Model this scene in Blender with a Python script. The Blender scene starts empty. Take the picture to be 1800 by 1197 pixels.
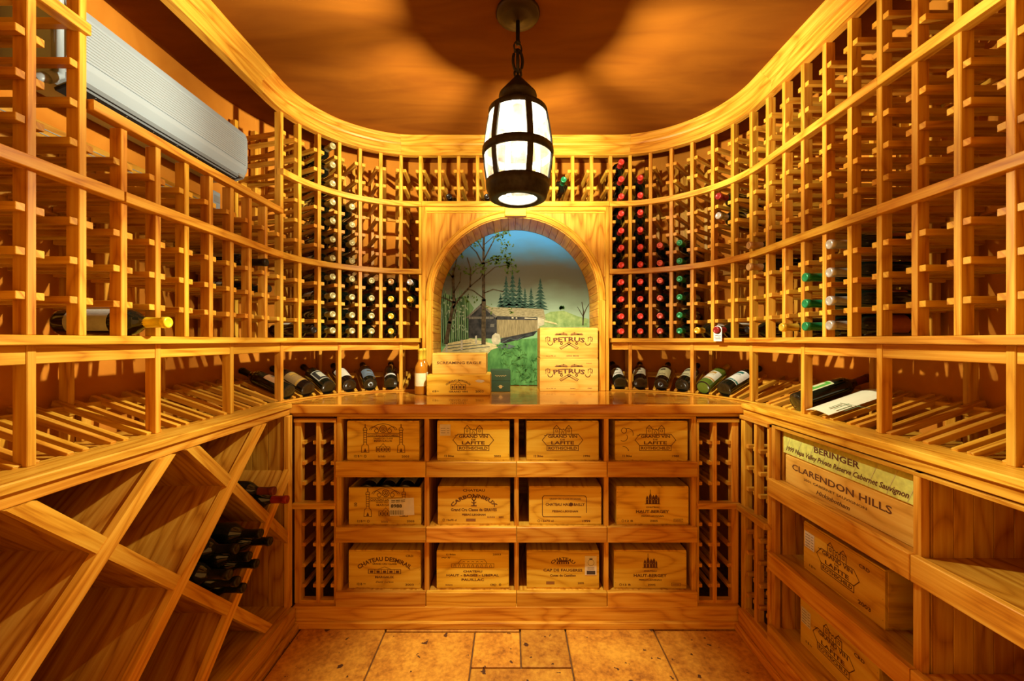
import bpy, math, random
from mathutils import Matrix, Vector
random.seed(7)
PI = math.pi
sc = bpy.context.scene

# ------------------------------------------------------------------ camera, world, light, exposure
CAMZ = 1.26
cam_d = bpy.data.cameras.new('camera'); cam_d.sensor_width = 36.0; cam_d.lens = 14.4
cam_d.clip_start = 0.02
cam = bpy.data.objects.new('camera', cam_d); sc.collection.objects.link(cam)
cam.location = (-0.02, 0.0, CAMZ); cam.rotation_euler = (PI / 2, 0, 0)
sc.camera = cam
world = bpy.data.worlds.new('world'); sc.world = world; world.use_nodes = True
world.node_tree.nodes['Background'].inputs[0].default_value = (1.0, 0.41, 0.08, 1)
world.node_tree.nodes['Background'].inputs[1].default_value = 0.54  # orange fill light added through the open room end behind the camera
sc.view_settings.view_transform = 'Standard'; sc.view_settings.look = 'None'
sc.view_settings.gamma = 1.0; sc.view_settings.use_curve_mapping = False
sc.view_settings.exposure = 0.95
BULB = (0.0, 1.41, CAMZ + 0.668)
BULB_POWER = 76.0
sc.cycles.max_bounces = 6; sc.cycles.diffuse_bounces = 2; sc.cycles.glossy_bounces = 2; sc.cycles.transparent_max_bounces = 8; sc.cycles.adaptive_threshold = .05
sc.cycles.sample_clamp_indirect = 4.0

# ------------------------------------------------------------------ helpers
class MB:
    """collects vertices and faces (with UVs: u along the grain) and links them as one mesh object"""
    def __init__(s): s.v = []; s.f = []; s.uv = []; s.sm = []; s.mi = []
    def face(s, idx, uvs=None, smooth=False, mi=0):
        s.f.append(tuple(idx)); s.uv.append(uvs); s.sm.append(smooth); s.mi.append(mi)
    def box(s, c, d, ch=0.0012, grain=None, R=None, mi=0):
        hx, hy, hz = d[0] / 2, d[1] / 2, d[2] / 2
        h = (hx, hy, hz)
        g = grain if grain is not None else max(range(3), key=lambda i: d[i])
        a, b = [i for i in range(3) if i != g]
        ch = min(ch, min(h) * 0.45)
        base = len(s.v); loc = []; ids = {}
        for sx in (-1, 1):
            for sy in (-1, 1):
                for sz in (-1, 1):
                    sg = (sx, sy, sz)
                    for ax in range(3):
                        p = [sg[i] * (h[i] - (0 if i == ax else ch)) for i in range(3)]
                        ids[(sg, ax)] = len(loc); loc.append(p)
        faces = []
        for ax in range(3):
            o1, o2 = [i for i in range(3) if i != ax]
            for sa in (-1, 1):
                q = []
                for (u, w) in ((-1, -1), (1, -1), (1, 1), (-1, 1)):
                    sg = [0, 0, 0]; sg[ax] = sa; sg[o1] = u; sg[o2] = w
                    q.append(ids[(tuple(sg), ax)])
                faces.append(q)
        for ax in range(3):
            o1, o2 = [i for i in range(3) if i != ax]
            for u in (-1, 1):
                for w in (-1, 1):
                    q = []
                    for (t, fx) in ((-1, o1), (1, o1), (1, o2), (-1, o2)):
                        sg = [0, 0, 0]; sg[ax] = t; sg[o1] = u; sg[o2] = w
                        q.append(ids[(tuple(sg), fx)])
                    faces.append(q)
        for sx in (-1, 1):
            for sy in (-1, 1):
                for sz in (-1, 1):
                    faces.append([ids[((sx, sy, sz), ax)] for ax in range(3)])
        for p in loc:
            q = Vector(p)
            if R is not None: q = R @ q
            s.v.append((q.x + c[0], q.y + c[1], q.z + c[2]))
        for q in faces:
            P = [Vector(loc[i]) for i in q]
            n = (P[1] - P[0]).cross(P[2] - P[0]); m = sum(P, Vector()) / len(P)
            if n.dot(m) < 0: q = q[::-1]
            s.face([base + i for i in q], [(loc[i][g], loc[i][a] + .73 * loc[i][b]) for i in q], False, mi)
        return s
    def lathe(s, prof, seg=24, c=(0, 0, 0), smooth=True, mi=0, a0=0, a1=2 * PI, M=None):
        base = len(s.v); full = abs(a1 - a0 - 2 * PI) < 1e-6
        n = seg if full else seg + 1
        for (r, z) in prof:
            for i in range(n):
                a = a0 + (a1 - a0) * i / seg
                p = Vector((r * math.cos(a), r * math.sin(a), z))
                if M is not None: p = M @ p
                s.v.append((p.x + c[0], p.y + c[1], p.z + c[2]))
        for j in range(len(prof) - 1):
            for i in range(seg):
                i2 = (i + 1) % n if full else i + 1
                q = [base + j * n + i, base + j * n + i2, base + (j + 1) * n + i2, base + (j + 1) * n + i]
                s.face(q, [(i / seg, prof[j][1]), ((i + 1) / seg, prof[j][1]), ((i + 1) / seg, prof[j + 1][1]), (i / seg, prof[j + 1][1])], smooth, mi)
        return s
    def loft(s, rings, closed_prof=True, caps=True, us=None, smooth=False, mi=0, vs=None):
        """rings: list of lists of points, same length"""
        base = len(s.v); n = len(rings[0])
        for r in rings: s.v.extend([tuple(p) for p in r])
        if us is None:
            us = [0.0]
            for j in range(1, len(rings)): us.append(us[-1] + (Vector(rings[j][0]) - Vector(rings[j - 1][0])).length)
        if vs is None:
            vs = [0.0]
            for i in range(1, n + 1): vs.append(vs[-1] + (Vector(rings[0][i % n]) - Vector(rings[0][i - 1])).length)
        m = n if closed_prof else n - 1
        for j in range(len(rings) - 1):
            for i in range(m):
                i2 = (i + 1) % n
                s.face([base + j * n + i, base + j * n + i2, base + (j + 1) * n + i2, base + (j + 1) * n + i],
                       [(us[j], vs[i]), (us[j], vs[i + 1]), (us[j + 1], vs[i + 1]), (us[j + 1], vs[i])], smooth, mi)
        if caps and closed_prof:
            for j, rev in ((0, True), (len(rings) - 1, False)):
                q = [base + j * n + i for i in range(n)]
                uv = [(us[j], vs[i]) for i in range(n)]
                s.face(q[::-1] if rev else q, uv[::-1] if rev else uv, False, mi)
        return s
    def tube(s, pts, rad, seg=8, smooth=True, mi=0, closed=False):
        rings = []
        N = len(pts)
        for i, p in enumerate(pts):
            p = Vector(p)
            if closed: t = Vector(pts[(i + 1) % N]) - Vector(pts[i - 1])
            else: t = Vector(pts[min(i + 1, N - 1)]) - Vector(pts[max(i - 1, 0)])
            t.normalize()
            up = Vector((0, 0, 1)) if abs(t.z) < .9 else Vector((1, 0, 0))
            a = t.cross(up).normalized(); b = t.cross(a)
            r = rad[i] if isinstance(rad, (list, tuple)) else rad
            rings.append([p + a * (r * math.cos(2 * PI * k / seg)) + b * (r * math.sin(2 * PI * k / seg)) for k in range(seg)])
        if closed: rings.append(rings[0])
        return s.loft(rings, True, not closed, smooth=smooth, mi=mi)
    def poly(s, pts, mi=0):
        base = len(s.v); s.v.extend([tuple(p) for p in pts])
        s.face(range(base, base + len(pts)), [(p[0], p[2]) for p in pts], False, mi); return s
    def mesh(s, name, mats):
        me = bpy.data.meshes.new(name)
        me.from_pydata(s.v, [], s.f)
        uvl = me.uv_layers.new(name='UVMap'); k = 0
        data = []
        for f, uv in zip(s.f, s.uv):
            for i in range(len(f)):
                data.extend(uv[i] if uv else (s.v[f[i]][0], s.v[f[i]][2]))
        uvl.data.foreach_set('uv', data)
        if any(s.sm): me.polygons.foreach_set('use_smooth', s.sm)
        if not isinstance(mats, (list, tuple)): mats = [mats]
        for m in mats: me.materials.append(m)
        if len(mats) > 1: me.polygons.foreach_set('material_index', s.mi)
        me.update()
        return me

def link(name, me, parent=None, M=None):
    o = bpy.data.objects.new(name, me); sc.collection.objects.link(o)
    if parent is not None:
        o.parent = parent
        o.matrix_parent_inverse = INV.get(parent.name, Matrix())
    if M is not None: o.matrix_basis = M
    return o
INV = {}
def wpart(name, mb_or_me, mat, root, M=None):
    """part whose mesh or matrix is given in world coordinates"""
    me = mb_or_me.mesh(name, mat) if isinstance(mb_or_me, MB) else mb_or_me
    return link(name, me, root, M)
def lpart(name, mb_or_me, mat, root, M=None):
    """part in the local coordinates of its thing"""
    me = mb_or_me.mesh(name, mat) if isinstance(mb_or_me, MB) else mb_or_me
    o = bpy.data.objects.new(name, me); sc.collection.objects.link(o); o.parent = root
    if M is not None: o.matrix_basis = M
    return o
def sub(name, me, part, M=None):
    """sub-part of a part that carries the same coordinates"""
    o = bpy.data.objects.new(name, me); sc.collection.objects.link(o); o.parent = part
    if M is not None: o.matrix_basis = M
    return o
def tag(o, label=None, cat=None, group=None, kind=None):
    if label: o['label'] = label
    if cat: o['category'] = cat
    if group: o['group'] = group
    if kind: o['kind'] = kind
    return o
def thing(name, label, cat, loc=(0, 0, 0), rz=0.0, group=None, world_parts=False, M=None):
    o = bpy.data.objects.new(name, None); sc.collection.objects.link(o)
    o.empty_display_size = 0.05
    m = M if M is not None else Matrix.Translation(loc) @ Matrix.Rotation(rz, 4, 'Z')
    o.matrix_basis = m
    INV[o.name] = m.inverted()
    return tag(o, label, cat, group)
def T(x, y, z): return Matrix.Translation((x, y, z))
def RZ(a): return Matrix.Rotation(a, 4, 'Z')
ORD = ['', 'first', 'second', 'third', 'fourth', 'fifth', 'sixth', 'seventh', 'eighth', 'ninth', 'tenth', 'eleventh', 'twelfth', 'thirteenth', 'fourteenth']

# ------------------------------------------------------------------ materials
def new_mat(name):
    m = bpy.data.materials.new(name); m.use_nodes = True
    nt = m.node_tree; b = nt.nodes['Principled BSDF']
    return m, nt, b
def N(nt, typ, **kw):
    n = nt.nodes.new(typ)
    for k, v in kw.items(): setattr(n, k, v)
    return n
def math_node(nt, op, a, b=None):
    n = N(nt, 'ShaderNodeMath', operation=op)
    for i, x in ((0, a), (1, b)):
        if x is None: continue
        if isinstance(x, (int, float)): n.inputs[i].default_value = x
        else: nt.links.new(x, n.inputs[i])
    return n.outputs[0]
def ramp(nt, fac, stops):
    r = N(nt, 'ShaderNodeValToRGB'); nt.links.new(fac, r.inputs[0])
    e = r.color_ramp.elements
    while len(e) < len(stops): e.new(.5)
    for el, (p, c) in zip(e, stops): el.position = p; el.color = (c[0], c[1], c[2], 1)
    return r.outputs[0]
def wood_mat(name, light, mid, dark, rough=.42, var=.28, coat=0.0, fig=.35, vs=48.0):
    m, nt, b = new_mat(name)
    uv = N(nt, 'ShaderNodeUVMap'); sp = N(nt, 'ShaderNodeSeparateXYZ'); nt.links.new(uv.outputs[0], sp.inputs[0])
    oi = N(nt, 'ShaderNodeObjectInfo'); r = oi.outputs['Random']
    def vec(ku, kv, kr, off=0.0):
        c = N(nt, 'ShaderNodeCombineXYZ')
        nt.links.new(math_node(nt, 'ADD', math_node(nt, 'MULTIPLY', sp.outputs[0], ku), math_node(nt, 'MULTIPLY', r, 31.0)), c.inputs[0])
        nt.links.new(math_node(nt, 'MULTIPLY', sp.outputs[1], kv), c.inputs[1])
        nt.links.new(math_node(nt, 'ADD', math_node(nt, 'MULTIPLY', r, kr), off), c.inputs[2])
        return c.outputs[0]
    n1 = N(nt, 'ShaderNodeTexNoise'); n1.inputs['Scale'].default_value = 1; n1.inputs['Detail'].default_value = 4
    n1.inputs['Roughness'].default_value = .6
    nt.links.new(vec(4.0, vs * 2.6, 40), n1.inputs['Vector'])
    n2 = N(nt, 'ShaderNodeTexNoise'); n2.inputs['Scale'].default_value = 1; n2.inputs['Detail'].default_value = 1.5
    nt.links.new(vec(1.6, vs * .22, 60, 9), n2.inputs['Vector'])
    rings = math_node(nt, 'PINGPONG', math_node(nt, 'MULTIPLY', n2.outputs[0], 9.0), .5)
    rings = math_node(nt, 'MULTIPLY', rings, 2.0)
    rings = math_node(nt, 'POWER', rings, 2.2)
    fac = math_node(nt, 'ADD', math_node(nt, 'MULTIPLY', n1.outputs[0], 1.0 - fig), math_node(nt, 'MULTIPLY', rings, fig))
    col = ramp(nt, fac, [(.28, light), (.48, mid), (.74, dark)])
    hs = N(nt, 'ShaderNodeHueSaturation')
    r2 = math_node(nt, 'FRACT', math_node(nt, 'MULTIPLY', r, 7.31))
    nt.links.new(math_node(nt, 'ADD', math_node(nt, 'MULTIPLY', r2, var), 1.0 - var * .55), hs.inputs['Value'])
    r3 = math_node(nt, 'FRACT', math_node(nt, 'MULTIPLY', r, 3.77))
    nt.links.new(math_node(nt, 'ADD', math_node(nt, 'MULTIPLY', r3, .016), .492), hs.inputs['Hue'])
    nt.links.new(col, hs.inputs['Color'])
    nt.links.new(hs.outputs[0], b.inputs['Base Color'])
    b.inputs['Roughness'].default_value = rough
    b.inputs['Specular IOR Level'].default_value = .28
    b.inputs['Coat Weight'].default_value = coat; b.inputs['Coat Roughness'].default_value = .08
    bm = N(nt, 'ShaderNodeBump'); bm.inputs['Strength'].default_value = .12; bm.inputs['Distance'].default_value = .001
    nt.links.new(fac, bm.inputs['Height']); nt.links.new(bm.outputs[0], b.inputs['Normal'])
    return m
WOOD = wood_mat('cypress_wood', (.80, .455, .055), (.69, .320, .025), (.42, .135, .006), fig=.22)
WOOD_P = wood_mat('cypress_panel', (.75, .40, .045), (.61, .265, .019), (.34, .108, .005), fig=.28, vs=34)
WOOD_TOP = wood_mat('lacquered_counter', (.74, .36, .035), (.62, .25, .016), (.40, .115, .006), rough=.22, coat=.7, fig=.5, vs=26)
PINE = wood_mat('pine_case', (.94, .64, .070), (.87, .53, .040), (.58, .27, .012), rough=.55, var=.2, fig=.3, vs=30)
PINE_PALE = wood_mat('pale_pine_case', (.84, .55, .11), (.77, .44, .07), (.56, .27, .03), rough=.5, var=.1, fig=.25, vs=30)
def flat(name, col, rough=.5, metal=0.0, noise=0.0, nscale=20.0, coat=0.0, bump=0.0, spec=.5):
    m, nt, b = new_mat(name)
    b.inputs['Base Color'].default_value = (*col, 1); b.inputs['Roughness'].default_value = rough
    b.inputs['Metallic'].default_value = metal; b.inputs['Coat Weight'].default_value = coat
    b.inputs['Specular IOR Level'].default_value = spec
    if noise or bump:
        tc = N(nt, 'ShaderNodeTexCoord'); n = N(nt, 'ShaderNodeTexNoise')
        n.inputs['Scale'].default_value = nscale; n.inputs['Detail'].default_value = 5
        nt.links.new(tc.outputs['Object'], n.inputs['Vector'])
        if noise:
            c = ramp(nt, n.outputs[0], [(.3, [x * (1 - noise) for x in col]), (.7, [min(1, x * (1 + noise)) for x in col])])
            nt.links.new(c, b.inputs['Base Color'])
        if bump:
            bp = N(nt, 'ShaderNodeBump'); bp.inputs['Strength'].default_value = bump; bp.inputs['Distance'].default_value = .002
            nt.links.new(n.outputs[0], bp.inputs['Height']); nt.links.new(bp.outputs[0], b.inputs['Normal'])
    return m
INK = flat('stamped_ink', (.13, .045, .012), .8)
INK_SOFT = flat('faded_ink', (.32, .14, .03), .8)
PAPER = flat('paper_label', (.80, .76, .62), .7, noise=.06, nscale=60)
PAPER_INK = flat('label_ink', (.06, .05, .05), .7)
IRON = flat('blackened_iron', (.030, .026, .022), .45, .6, noise=.4, nscale=60, bump=.3)
BRONZE = flat('bronze_canopy', (.05, .030, .015), .4, .5)
PLASTIC = flat('white_plastic', (.33, .40, .46), .35)
PLASTIC_G = flat('grey_plastic', (.30, .31, .30), .4)
DARK = flat('dark_slot', (.012, .012, .012), .6)
BOTTLE = flat('dark_green_glass', (.006, .009, .005), .08, coat=.4)
BOTTLE_B = flat('brown_black_glass', (.010, .006, .004), .08, coat=.4)
def clear_glass(name, tint, refl=.08, trans=0.0):
    m, nt, b = new_mat(name); nt.nodes.remove(b)
    out = [n for n in nt.nodes if n.type == 'OUTPUT_MATERIAL'][0]
    tr = N(nt, 'ShaderNodeBsdfTransparent'); tr.inputs[0].default_value = (*tint, 1)
    gl = N(nt, 'ShaderNodeBsdfGlossy'); gl.inputs['Roughness'].default_value = .06
    mx = N(nt, 'ShaderNodeMixShader'); mx.inputs[0].default_value = refl
    nt.links.new(tr.outputs[0], mx.inputs[1]); nt.links.new(gl.outputs[0], mx.inputs[2])
    last = mx
    if trans:
        tl = N(nt, 'ShaderNodeBsdfTranslucent'); tl.inputs[0].default_value = (.95, .95, .85, 1)
        m2 = N(nt, 'ShaderNodeMixShader')
        tc = N(nt, 'ShaderNodeTexCoord'); n = N(nt, 'ShaderNodeTexNoise'); n.inputs['Scale'].default_value = 38
        nt.links.new(tc.outputs['Object'], n.inputs['Vector'])
        nt.links.new(math_node(nt, 'MULTIPLY', n.outputs[0], trans * 2), m2.inputs[0])
        nt.links.new(mx.outputs[0], m2.inputs[1]); nt.links.new(tl.outputs[0], m2.inputs[2]); last = m2
    nt.links.new(last.outputs[0], out.inputs[0])
    return m
SEEDED = clear_glass('seeded_lantern_glass', (.95, .97, .95), .07, .006)
BULBGLASS = clear_glass('bulb_glass', (.98, .97, .94), .05, .0)
GREENGLASS = flat('pale_green_glass', (.10, .17, .02), .08, coat=.5)
AMBER = flat('golden_wine', (.42, .16, .010), .08, coat=.6)
def plaster(name, c1, c2, streak=(2, 9)):
    m, nt, b = new_mat(name)
    tc = N(nt, 'ShaderNodeTexCoord'); mp = N(nt, 'ShaderNodeMapping')
    mp.inputs['Scale'].default_value = (streak[0], streak[1], 5); mp.inputs['Rotation'].default_value = (0, 0, .3)
    nt.links.new(tc.outputs['Object'], mp.inputs[0])
    n = N(nt, 'ShaderNodeTexNoise'); n.inputs['Scale'].default_value = 1.0; n.inputs['Detail'].default_value = 6
    n.inputs['Distortion'].default_value = .8
    nt.links.new(mp.outputs[0], n.inputs['Vector'])
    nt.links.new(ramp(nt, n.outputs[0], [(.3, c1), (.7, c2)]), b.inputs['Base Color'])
    b.inputs['Roughness'].default_value = .85; b.inputs['Specular IOR Level'].default_value = .1
    bp = N(nt, 'ShaderNodeBump'); bp.inputs['Strength'].default_value = .25; bp.inputs['Distance'].default_value = .004
    nt.links.new(n.outputs[0], bp.inputs['Height']); nt.links.new(bp.outputs[0], b.inputs['Normal'])
    return m
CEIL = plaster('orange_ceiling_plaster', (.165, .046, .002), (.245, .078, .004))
WALL = plaster('orange_wall_plaster', (.58, .19, .016), (.72, .27, .028), (5, 5))
def travertine():
    m, nt, b = new_mat('travertine_tile')
    tc = N(nt, 'ShaderNodeTexCoord'); oi = N(nt, 'ShaderNodeObjectInfo')
    add = N(nt, 'ShaderNodeVectorMath', operation='ADD')
    sc_ = N(nt, 'ShaderNodeVectorMath', operation='SCALE'); sc_.inputs[3].default_value = 1
    cx = N(nt, 'ShaderNodeCombineXYZ')
    nt.links.new(math_node(nt, 'MULTIPLY', oi.outputs['Random'], 50.0), cx.inputs[0])
    nt.links.new(tc.outputs['Object'], add.inputs[0]); nt.links.new(cx.outputs[0], add.inputs[1])
    n = N(nt, 'ShaderNodeTexNoise'); n.inputs['Scale'].default_value = 9; n.inputs['Detail'].default_value = 8; n.inputs['Roughness'].default_value = .7
    nt.links.new(add.outputs[0], n.inputs['Vector'])
    n3 = N(nt, 'ShaderNodeTexNoise'); n3.inputs['Scale'].default_value = 70; n3.inputs['Detail'].default_value = 3
    nt.links.new(add.outputs[0], n3.inputs['Vector'])
    f = math_node(nt, 'ADD', math_node(nt, 'MULTIPLY', n.outputs[0], .65), math_node(nt, 'MULTIPLY', n3.outputs[0], .35))
    c = ramp(nt, f, [(.33, (.30, .095, .010)), (.46, (.62, .25, .022)), (.62, (.88, .44, .045))])
    n2 = N(nt, 'ShaderNodeTexNoise'); n2.inputs['Scale'].default_value = 26; n2.inputs['Detail'].default_value = 3
    nt.links.new(add.outputs[0], n2.inputs['Vector'])
    pit = math_node(nt, 'GREATER_THAN', n2.outputs[0], .68)
    mx = N(nt, 'ShaderNodeMix', data_type='RGBA'); nt.links.new(pit, mx.inputs[0])
    nt.links.new(c, mx.inputs[6]); mx.inputs[7].default_value = (.10, .035, .012, 1)
    hs = N(nt, 'ShaderNodeHueSaturation'); nt.links.new(mx.outputs[2], hs.inputs['Color'])
    nt.links.new(math_node(nt, 'ADD', math_node(nt, 'MULTIPLY', oi.outputs['Random'], .35), .8), hs.inputs['Value'])
    nt.links.new(hs.outputs[0], b.inputs['Base Color']); b.inputs['Roughness'].default_value = .5
    bp = N(nt, 'ShaderNodeBump'); bp.inputs['Strength'].default_value = .4; bp.inputs['Distance'].default_value = .003
    nt.links.new(f, bp.inputs['Height']); nt.links.new(bp.outputs[0], b.inputs['Normal'])
    return m
TILE = travertine()
SHADE_BACKING = flat('painted_shade_backing', (.006, .005, .004), .9)  # near-black colour stands in for the shade deep inside the low racks
GROUT = flat('grout', (.17, .075, .02), .9, noise=.3, nscale=60)

# ------------------------------------------------------------------ plan of the room: a U of racks with rounded corners
A_, R_, YB = .541, .529, 2.30
YC = YB - R_; SX = A_ + R_; S2 = A_ + R_ * PI / 2
def P(s, d=0.0, side=1):
    """point at arclength s from the middle of the back, d outwards behind the rack face; and the outward angle"""
    if s < 0: return P(-s, d, -side)
    if s <= A_: x, y, nx, ny = s, YB + d, 0.0, 1.0
    elif s <= S2:
        t = (s - A_) / R_
        nx, ny = math.sin(t), math.cos(t)
        x, y = A_ + (R_ + d) * nx, YC + (R_ + d) * ny
    else: x, y, nx, ny = SX + d, YC - (s - S2), 1.0, 0.0
    return x * side, y, nx * side, ny
PITCH = .107
def SK(k): return .535 + PITCH * k
def frame(s, side):
    """matrix: local x along the rack, local y outwards (into the rack), origin on the rack face"""
    x, y, nx, ny = P(s, 0, side)
    return T(x, y, 0) @ RZ(math.atan2(-nx, ny))
def sweep(s0, s1, side, prof, step=.03):
    n = max(1, int(math.ceil((s1 - s0) / step)))
    ss = [s0 + (s1 - s0) * i / n for i in range(n + 1)]
    keep = [s for i, s in enumerate(ss) if i in (0, n) or (A_ - .04 < abs(s) < S2 + .04)]
    rings = []
    for s in keep:
        r = []
        for (d, z) in prof:
            x, y, _, _ = P(s, d, side); r.append((x, y, z))
        rings.append(r)
    return MB().loft(rings, True, True, us=keep)
def rect(d0, d1, z0, z1, ch=.0015):
    return [(d0 + ch, z0), (d1 - ch, z0), (d1, z0 + ch), (d1, z1 - ch), (d1 - ch, z1), (d0 + ch, z1), (d0, z1 - ch), (d0, z0 + ch)]
CEILZ = CAMZ + 1.13
CROWN0 = CAMZ + 1.035
LEDGE = 1.272; SILL = .985; COUNTER = .978
RB = LEDGE + .374; RA = LEDGE + .752
WALL_D = .306; YFRONT = -.55
KEND = 20

# ------------------------------------------------------------------ setting
def struct(name, mb, mat): return tag(link(name, mb.mesh(name, mat)), kind='structure')
m = MB()
pts = [(-1.7, YFRONT, -.02), (1.7, YFRONT, -.02), (1.7, 2.95, -.02), (-1.7, 2.95, -.02)]
m.box((0, (YFRONT + 2.95) / 2, -.025), (3.4, 2.95 - YFRONT, .03), 0)
floor = struct('floor', m, GROUT)
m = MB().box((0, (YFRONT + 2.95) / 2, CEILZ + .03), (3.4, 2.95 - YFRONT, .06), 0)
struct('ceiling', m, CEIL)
send = S2 + YC - YFRONT
def wall_piece(name, s0, s1, side):
    struct(name, sweep(s0, s1, side, [(WALL_D, 0), (WALL_D + .06, 0), (WALL_D + .06, CEILZ), (WALL_D, CEILZ)], .04), WALL)
wall_piece('wall_back', -A_, A_, 1)
wall_piece('wall_corner_right', A_, S2, 1); wall_piece('wall_corner_left', A_, S2, -1)
wall_piece('wall_right', S2, send, 1); wall_piece('wall_left', S2, send, -1)
# travertine tiles (each one a piece of the floor)
def tile(x0, x1, y0, y1, z=0.0):
    g = .006; h = .012
    mb = MB().box((0, 0, 0), (x1 - x0 - g, y1 - y0 - g, h), .004)
    o = lpart('tile', mb, TILE, floor, T((x0 + x1) / 2, (y0 + y1) / 2, z - h / 2))
xs = [-1.33, -.945, -.57, -.18, .212, .596, .985, 1.37]
vis = [(-.945, -.57, 1.41, 1.797), (-.57, -.18, 1.385, 1.772), (-.57, .015, 1.775, 1.797), (-.18, .015, 1.58, 1.772), (.015, .212, 1.58, 1.797),
       (-.18, .212, 1.19, 1.577), (.212, .596, 1.41, 1.797), (.596, .985, 1.40, 1.782), (.596, .985, 1.785, 1.797), (-.985, -.948, 1.41, 1.797)]
for t in vis: tile(*t)
for i in range(1, 6):
    y = 1.407 if i in (1, 4) else (1.382 if i == 2 else (1.187 if i == 3 else 1.397))
    x0, x1 = xs[i], xs[i + 1]
    if i == 1: x0 = -.985
    while y > YFRONT + .3:
        tile(x0, x1, y - .387, y); y -= .39
# crown moulding
CP = [(-.014, CROWN0), (-.014, CROWN0 + .016), (-.006, CROWN0 + .019), (-.006, CROWN0 + .052), (-.016, CROWN0 + .055), (-.020, CROWN0 + .063),
      (-.034, CROWN0 + .074), (-.042, CROWN0 + .078), (-.050, CROWN0 + .088), (-.050, CEILZ), (.020, CEILZ), (.020, CROWN0)]
for i, (s0, s1, sd) in enumerate([(-.64, .64, 1), (.6405, 1.43, 1), (.6405, 1.43, -1), (1.4305, send, 1), (1.4305, send, -1)]):
    struct('trim_%d' % (i + 1), sweep(s0, s1, sd, CP, .025), WOOD)

# ------------------------------------------------------------------ wine racks
ROWH = .095
def rowz(n): return LEDGE + ROWH * n        # centre height of the slat of row n
POST_D, RACK_D = .033, .288
SLAT_ME = MB().box((0, .1435, 0), (.018, .281, .017), .001).mesh('slat', WOOD)
SLAT0_ME = MB().box((0, .1855, 0), (.018, .197, .017), .001).mesh('slat', WOOD)
PM = {}
def post_mesh(h, w=.018, d=POST_D):
    key = (round(h, 3), w, d)
    if key not in PM: PM[key] = MB().box((0, d / 2, h / 2), (w, d, h), .0015).mesh('post', WOOD)
    return PM[key]
CAP = CAMZ + .585
_fm = {}
def filler_mesh(h):
    if h not in _fm: _fm[h] = MB().box((0, .0055, h / 2), (.054, .011, h), .001).mesh('filler_board', WOOD_P)
    return _fm[h]
def build_rack(label, side, k0, k1, ztop, rails, rows, first_post=True, zbot=LEDGE, posts=None):
    """racking from post k0 to post k1; rails: (z, k_from, k_to, height)"""
    x, y, _, _ = P((SK(k0) + SK(k1)) / 2, 0, side)
    root = thing('wine_rack', label, 'wine rack', (x, y, zbot))
    for k in range(k0 if first_post else k0 + 1, k1 + 1):
        f = frame(SK(k), side)
        wpart('post', post_mesh(ztop - zbot), None, root, f @ T(0, 0, zbot))
        if SK(k) > S2 - .01 or SK(k) < A_:
            wpart('rear_post', post_mesh(ztop - zbot, .018, .030), None, root, f @ T(0, RACK_D - .030, zbot))
    for j in range(k0, k1):
        f = frame((SK(j) + SK(j + 1)) / 2, side)
        corner = not (SK(j) > S2 - .01 or SK(j) < A_ - .01)
        for sg in (-1, 1):
            for n in rows:
                z = rowz(n) - .0095
                if z > ztop - .02: continue
                if side < 0 and j == 14 and n > 5: continue
                wpart('slat', SLAT_ME if n else SLAT0_ME, None, root, f @ T(sg * (PITCH / 2 - .0185), 0, z))
            if corner:
                wpart('rear_post', post_mesh(ztop - zbot, .018, .030), None, root, f @ T(sg * (PITCH / 2 + .0005), RACK_D - .030, zbot))
    if k0 == 0:
        for k in range(3, 7):
            wpart('filler_board', filler_mesh(ztop - zbot - .03), None, root, frame(SK(k), side) @ T(0, .2885, zbot))
    for (z, ka, kb, h) in rails:
        wpart('rail', sweep(SK(ka) + (-.009 if first_post else .0100), SK(kb) + .0094, side, rect(-.014, .018, z - h / 2, z + h / 2)), WOOD, root)
        if z != CAP: wpart('rear_rail', sweep(SK(ka) + .0103, SK(kb) + .0094, side, rect(RACK_D, RACK_D + .014, z - .02, z + .02)), WOOD, root)
    return root
ALL = range(0, 11)
TOP = CROWN0 + .002
# right
build_rack('wooden bottle rack curving round the corner to the right of the mural', 1, 0, 7, TOP, [(RB, 0, 7, .028), (RA, 0, 7, .028)], ALL)
build_rack('tall wooden bottle rack on the right wall above the green gift box', 1, 7, 13, TOP, [(RB, 7, 13, .028), (RA, 7, 13, .028)], ALL, False)
build_rack('tall empty wooden bottle rack at the right edge, nearest the viewer', 1, 13, KEND, TOP, [(RB, 13, KEND, .028), (RA, 13, KEND, .028)], ALL, False)
# left
build_rack('wooden bottle rack curving round the corner to the left of the mural', -1, 0, 7, TOP, [(RB, 0, 7, .028), (RA, 0, 7, .028)], ALL)
CAP = CAMZ + .585
build_rack('half-height wooden bottle rack on the left wall under the air conditioner', -1, 7, 14, CAP - .012, [(RB, 7, 14, .028), (CAP, 7, 14.8, .026)], range(0, 6), False)
build_rack('tall empty wooden bottle rack at the left edge in front of the white pipe', -1, 14, KEND, TOP, [(RB, 14.05, KEND, .028), (RA, 14.85, KEND, .028)], ALL, False)
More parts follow.
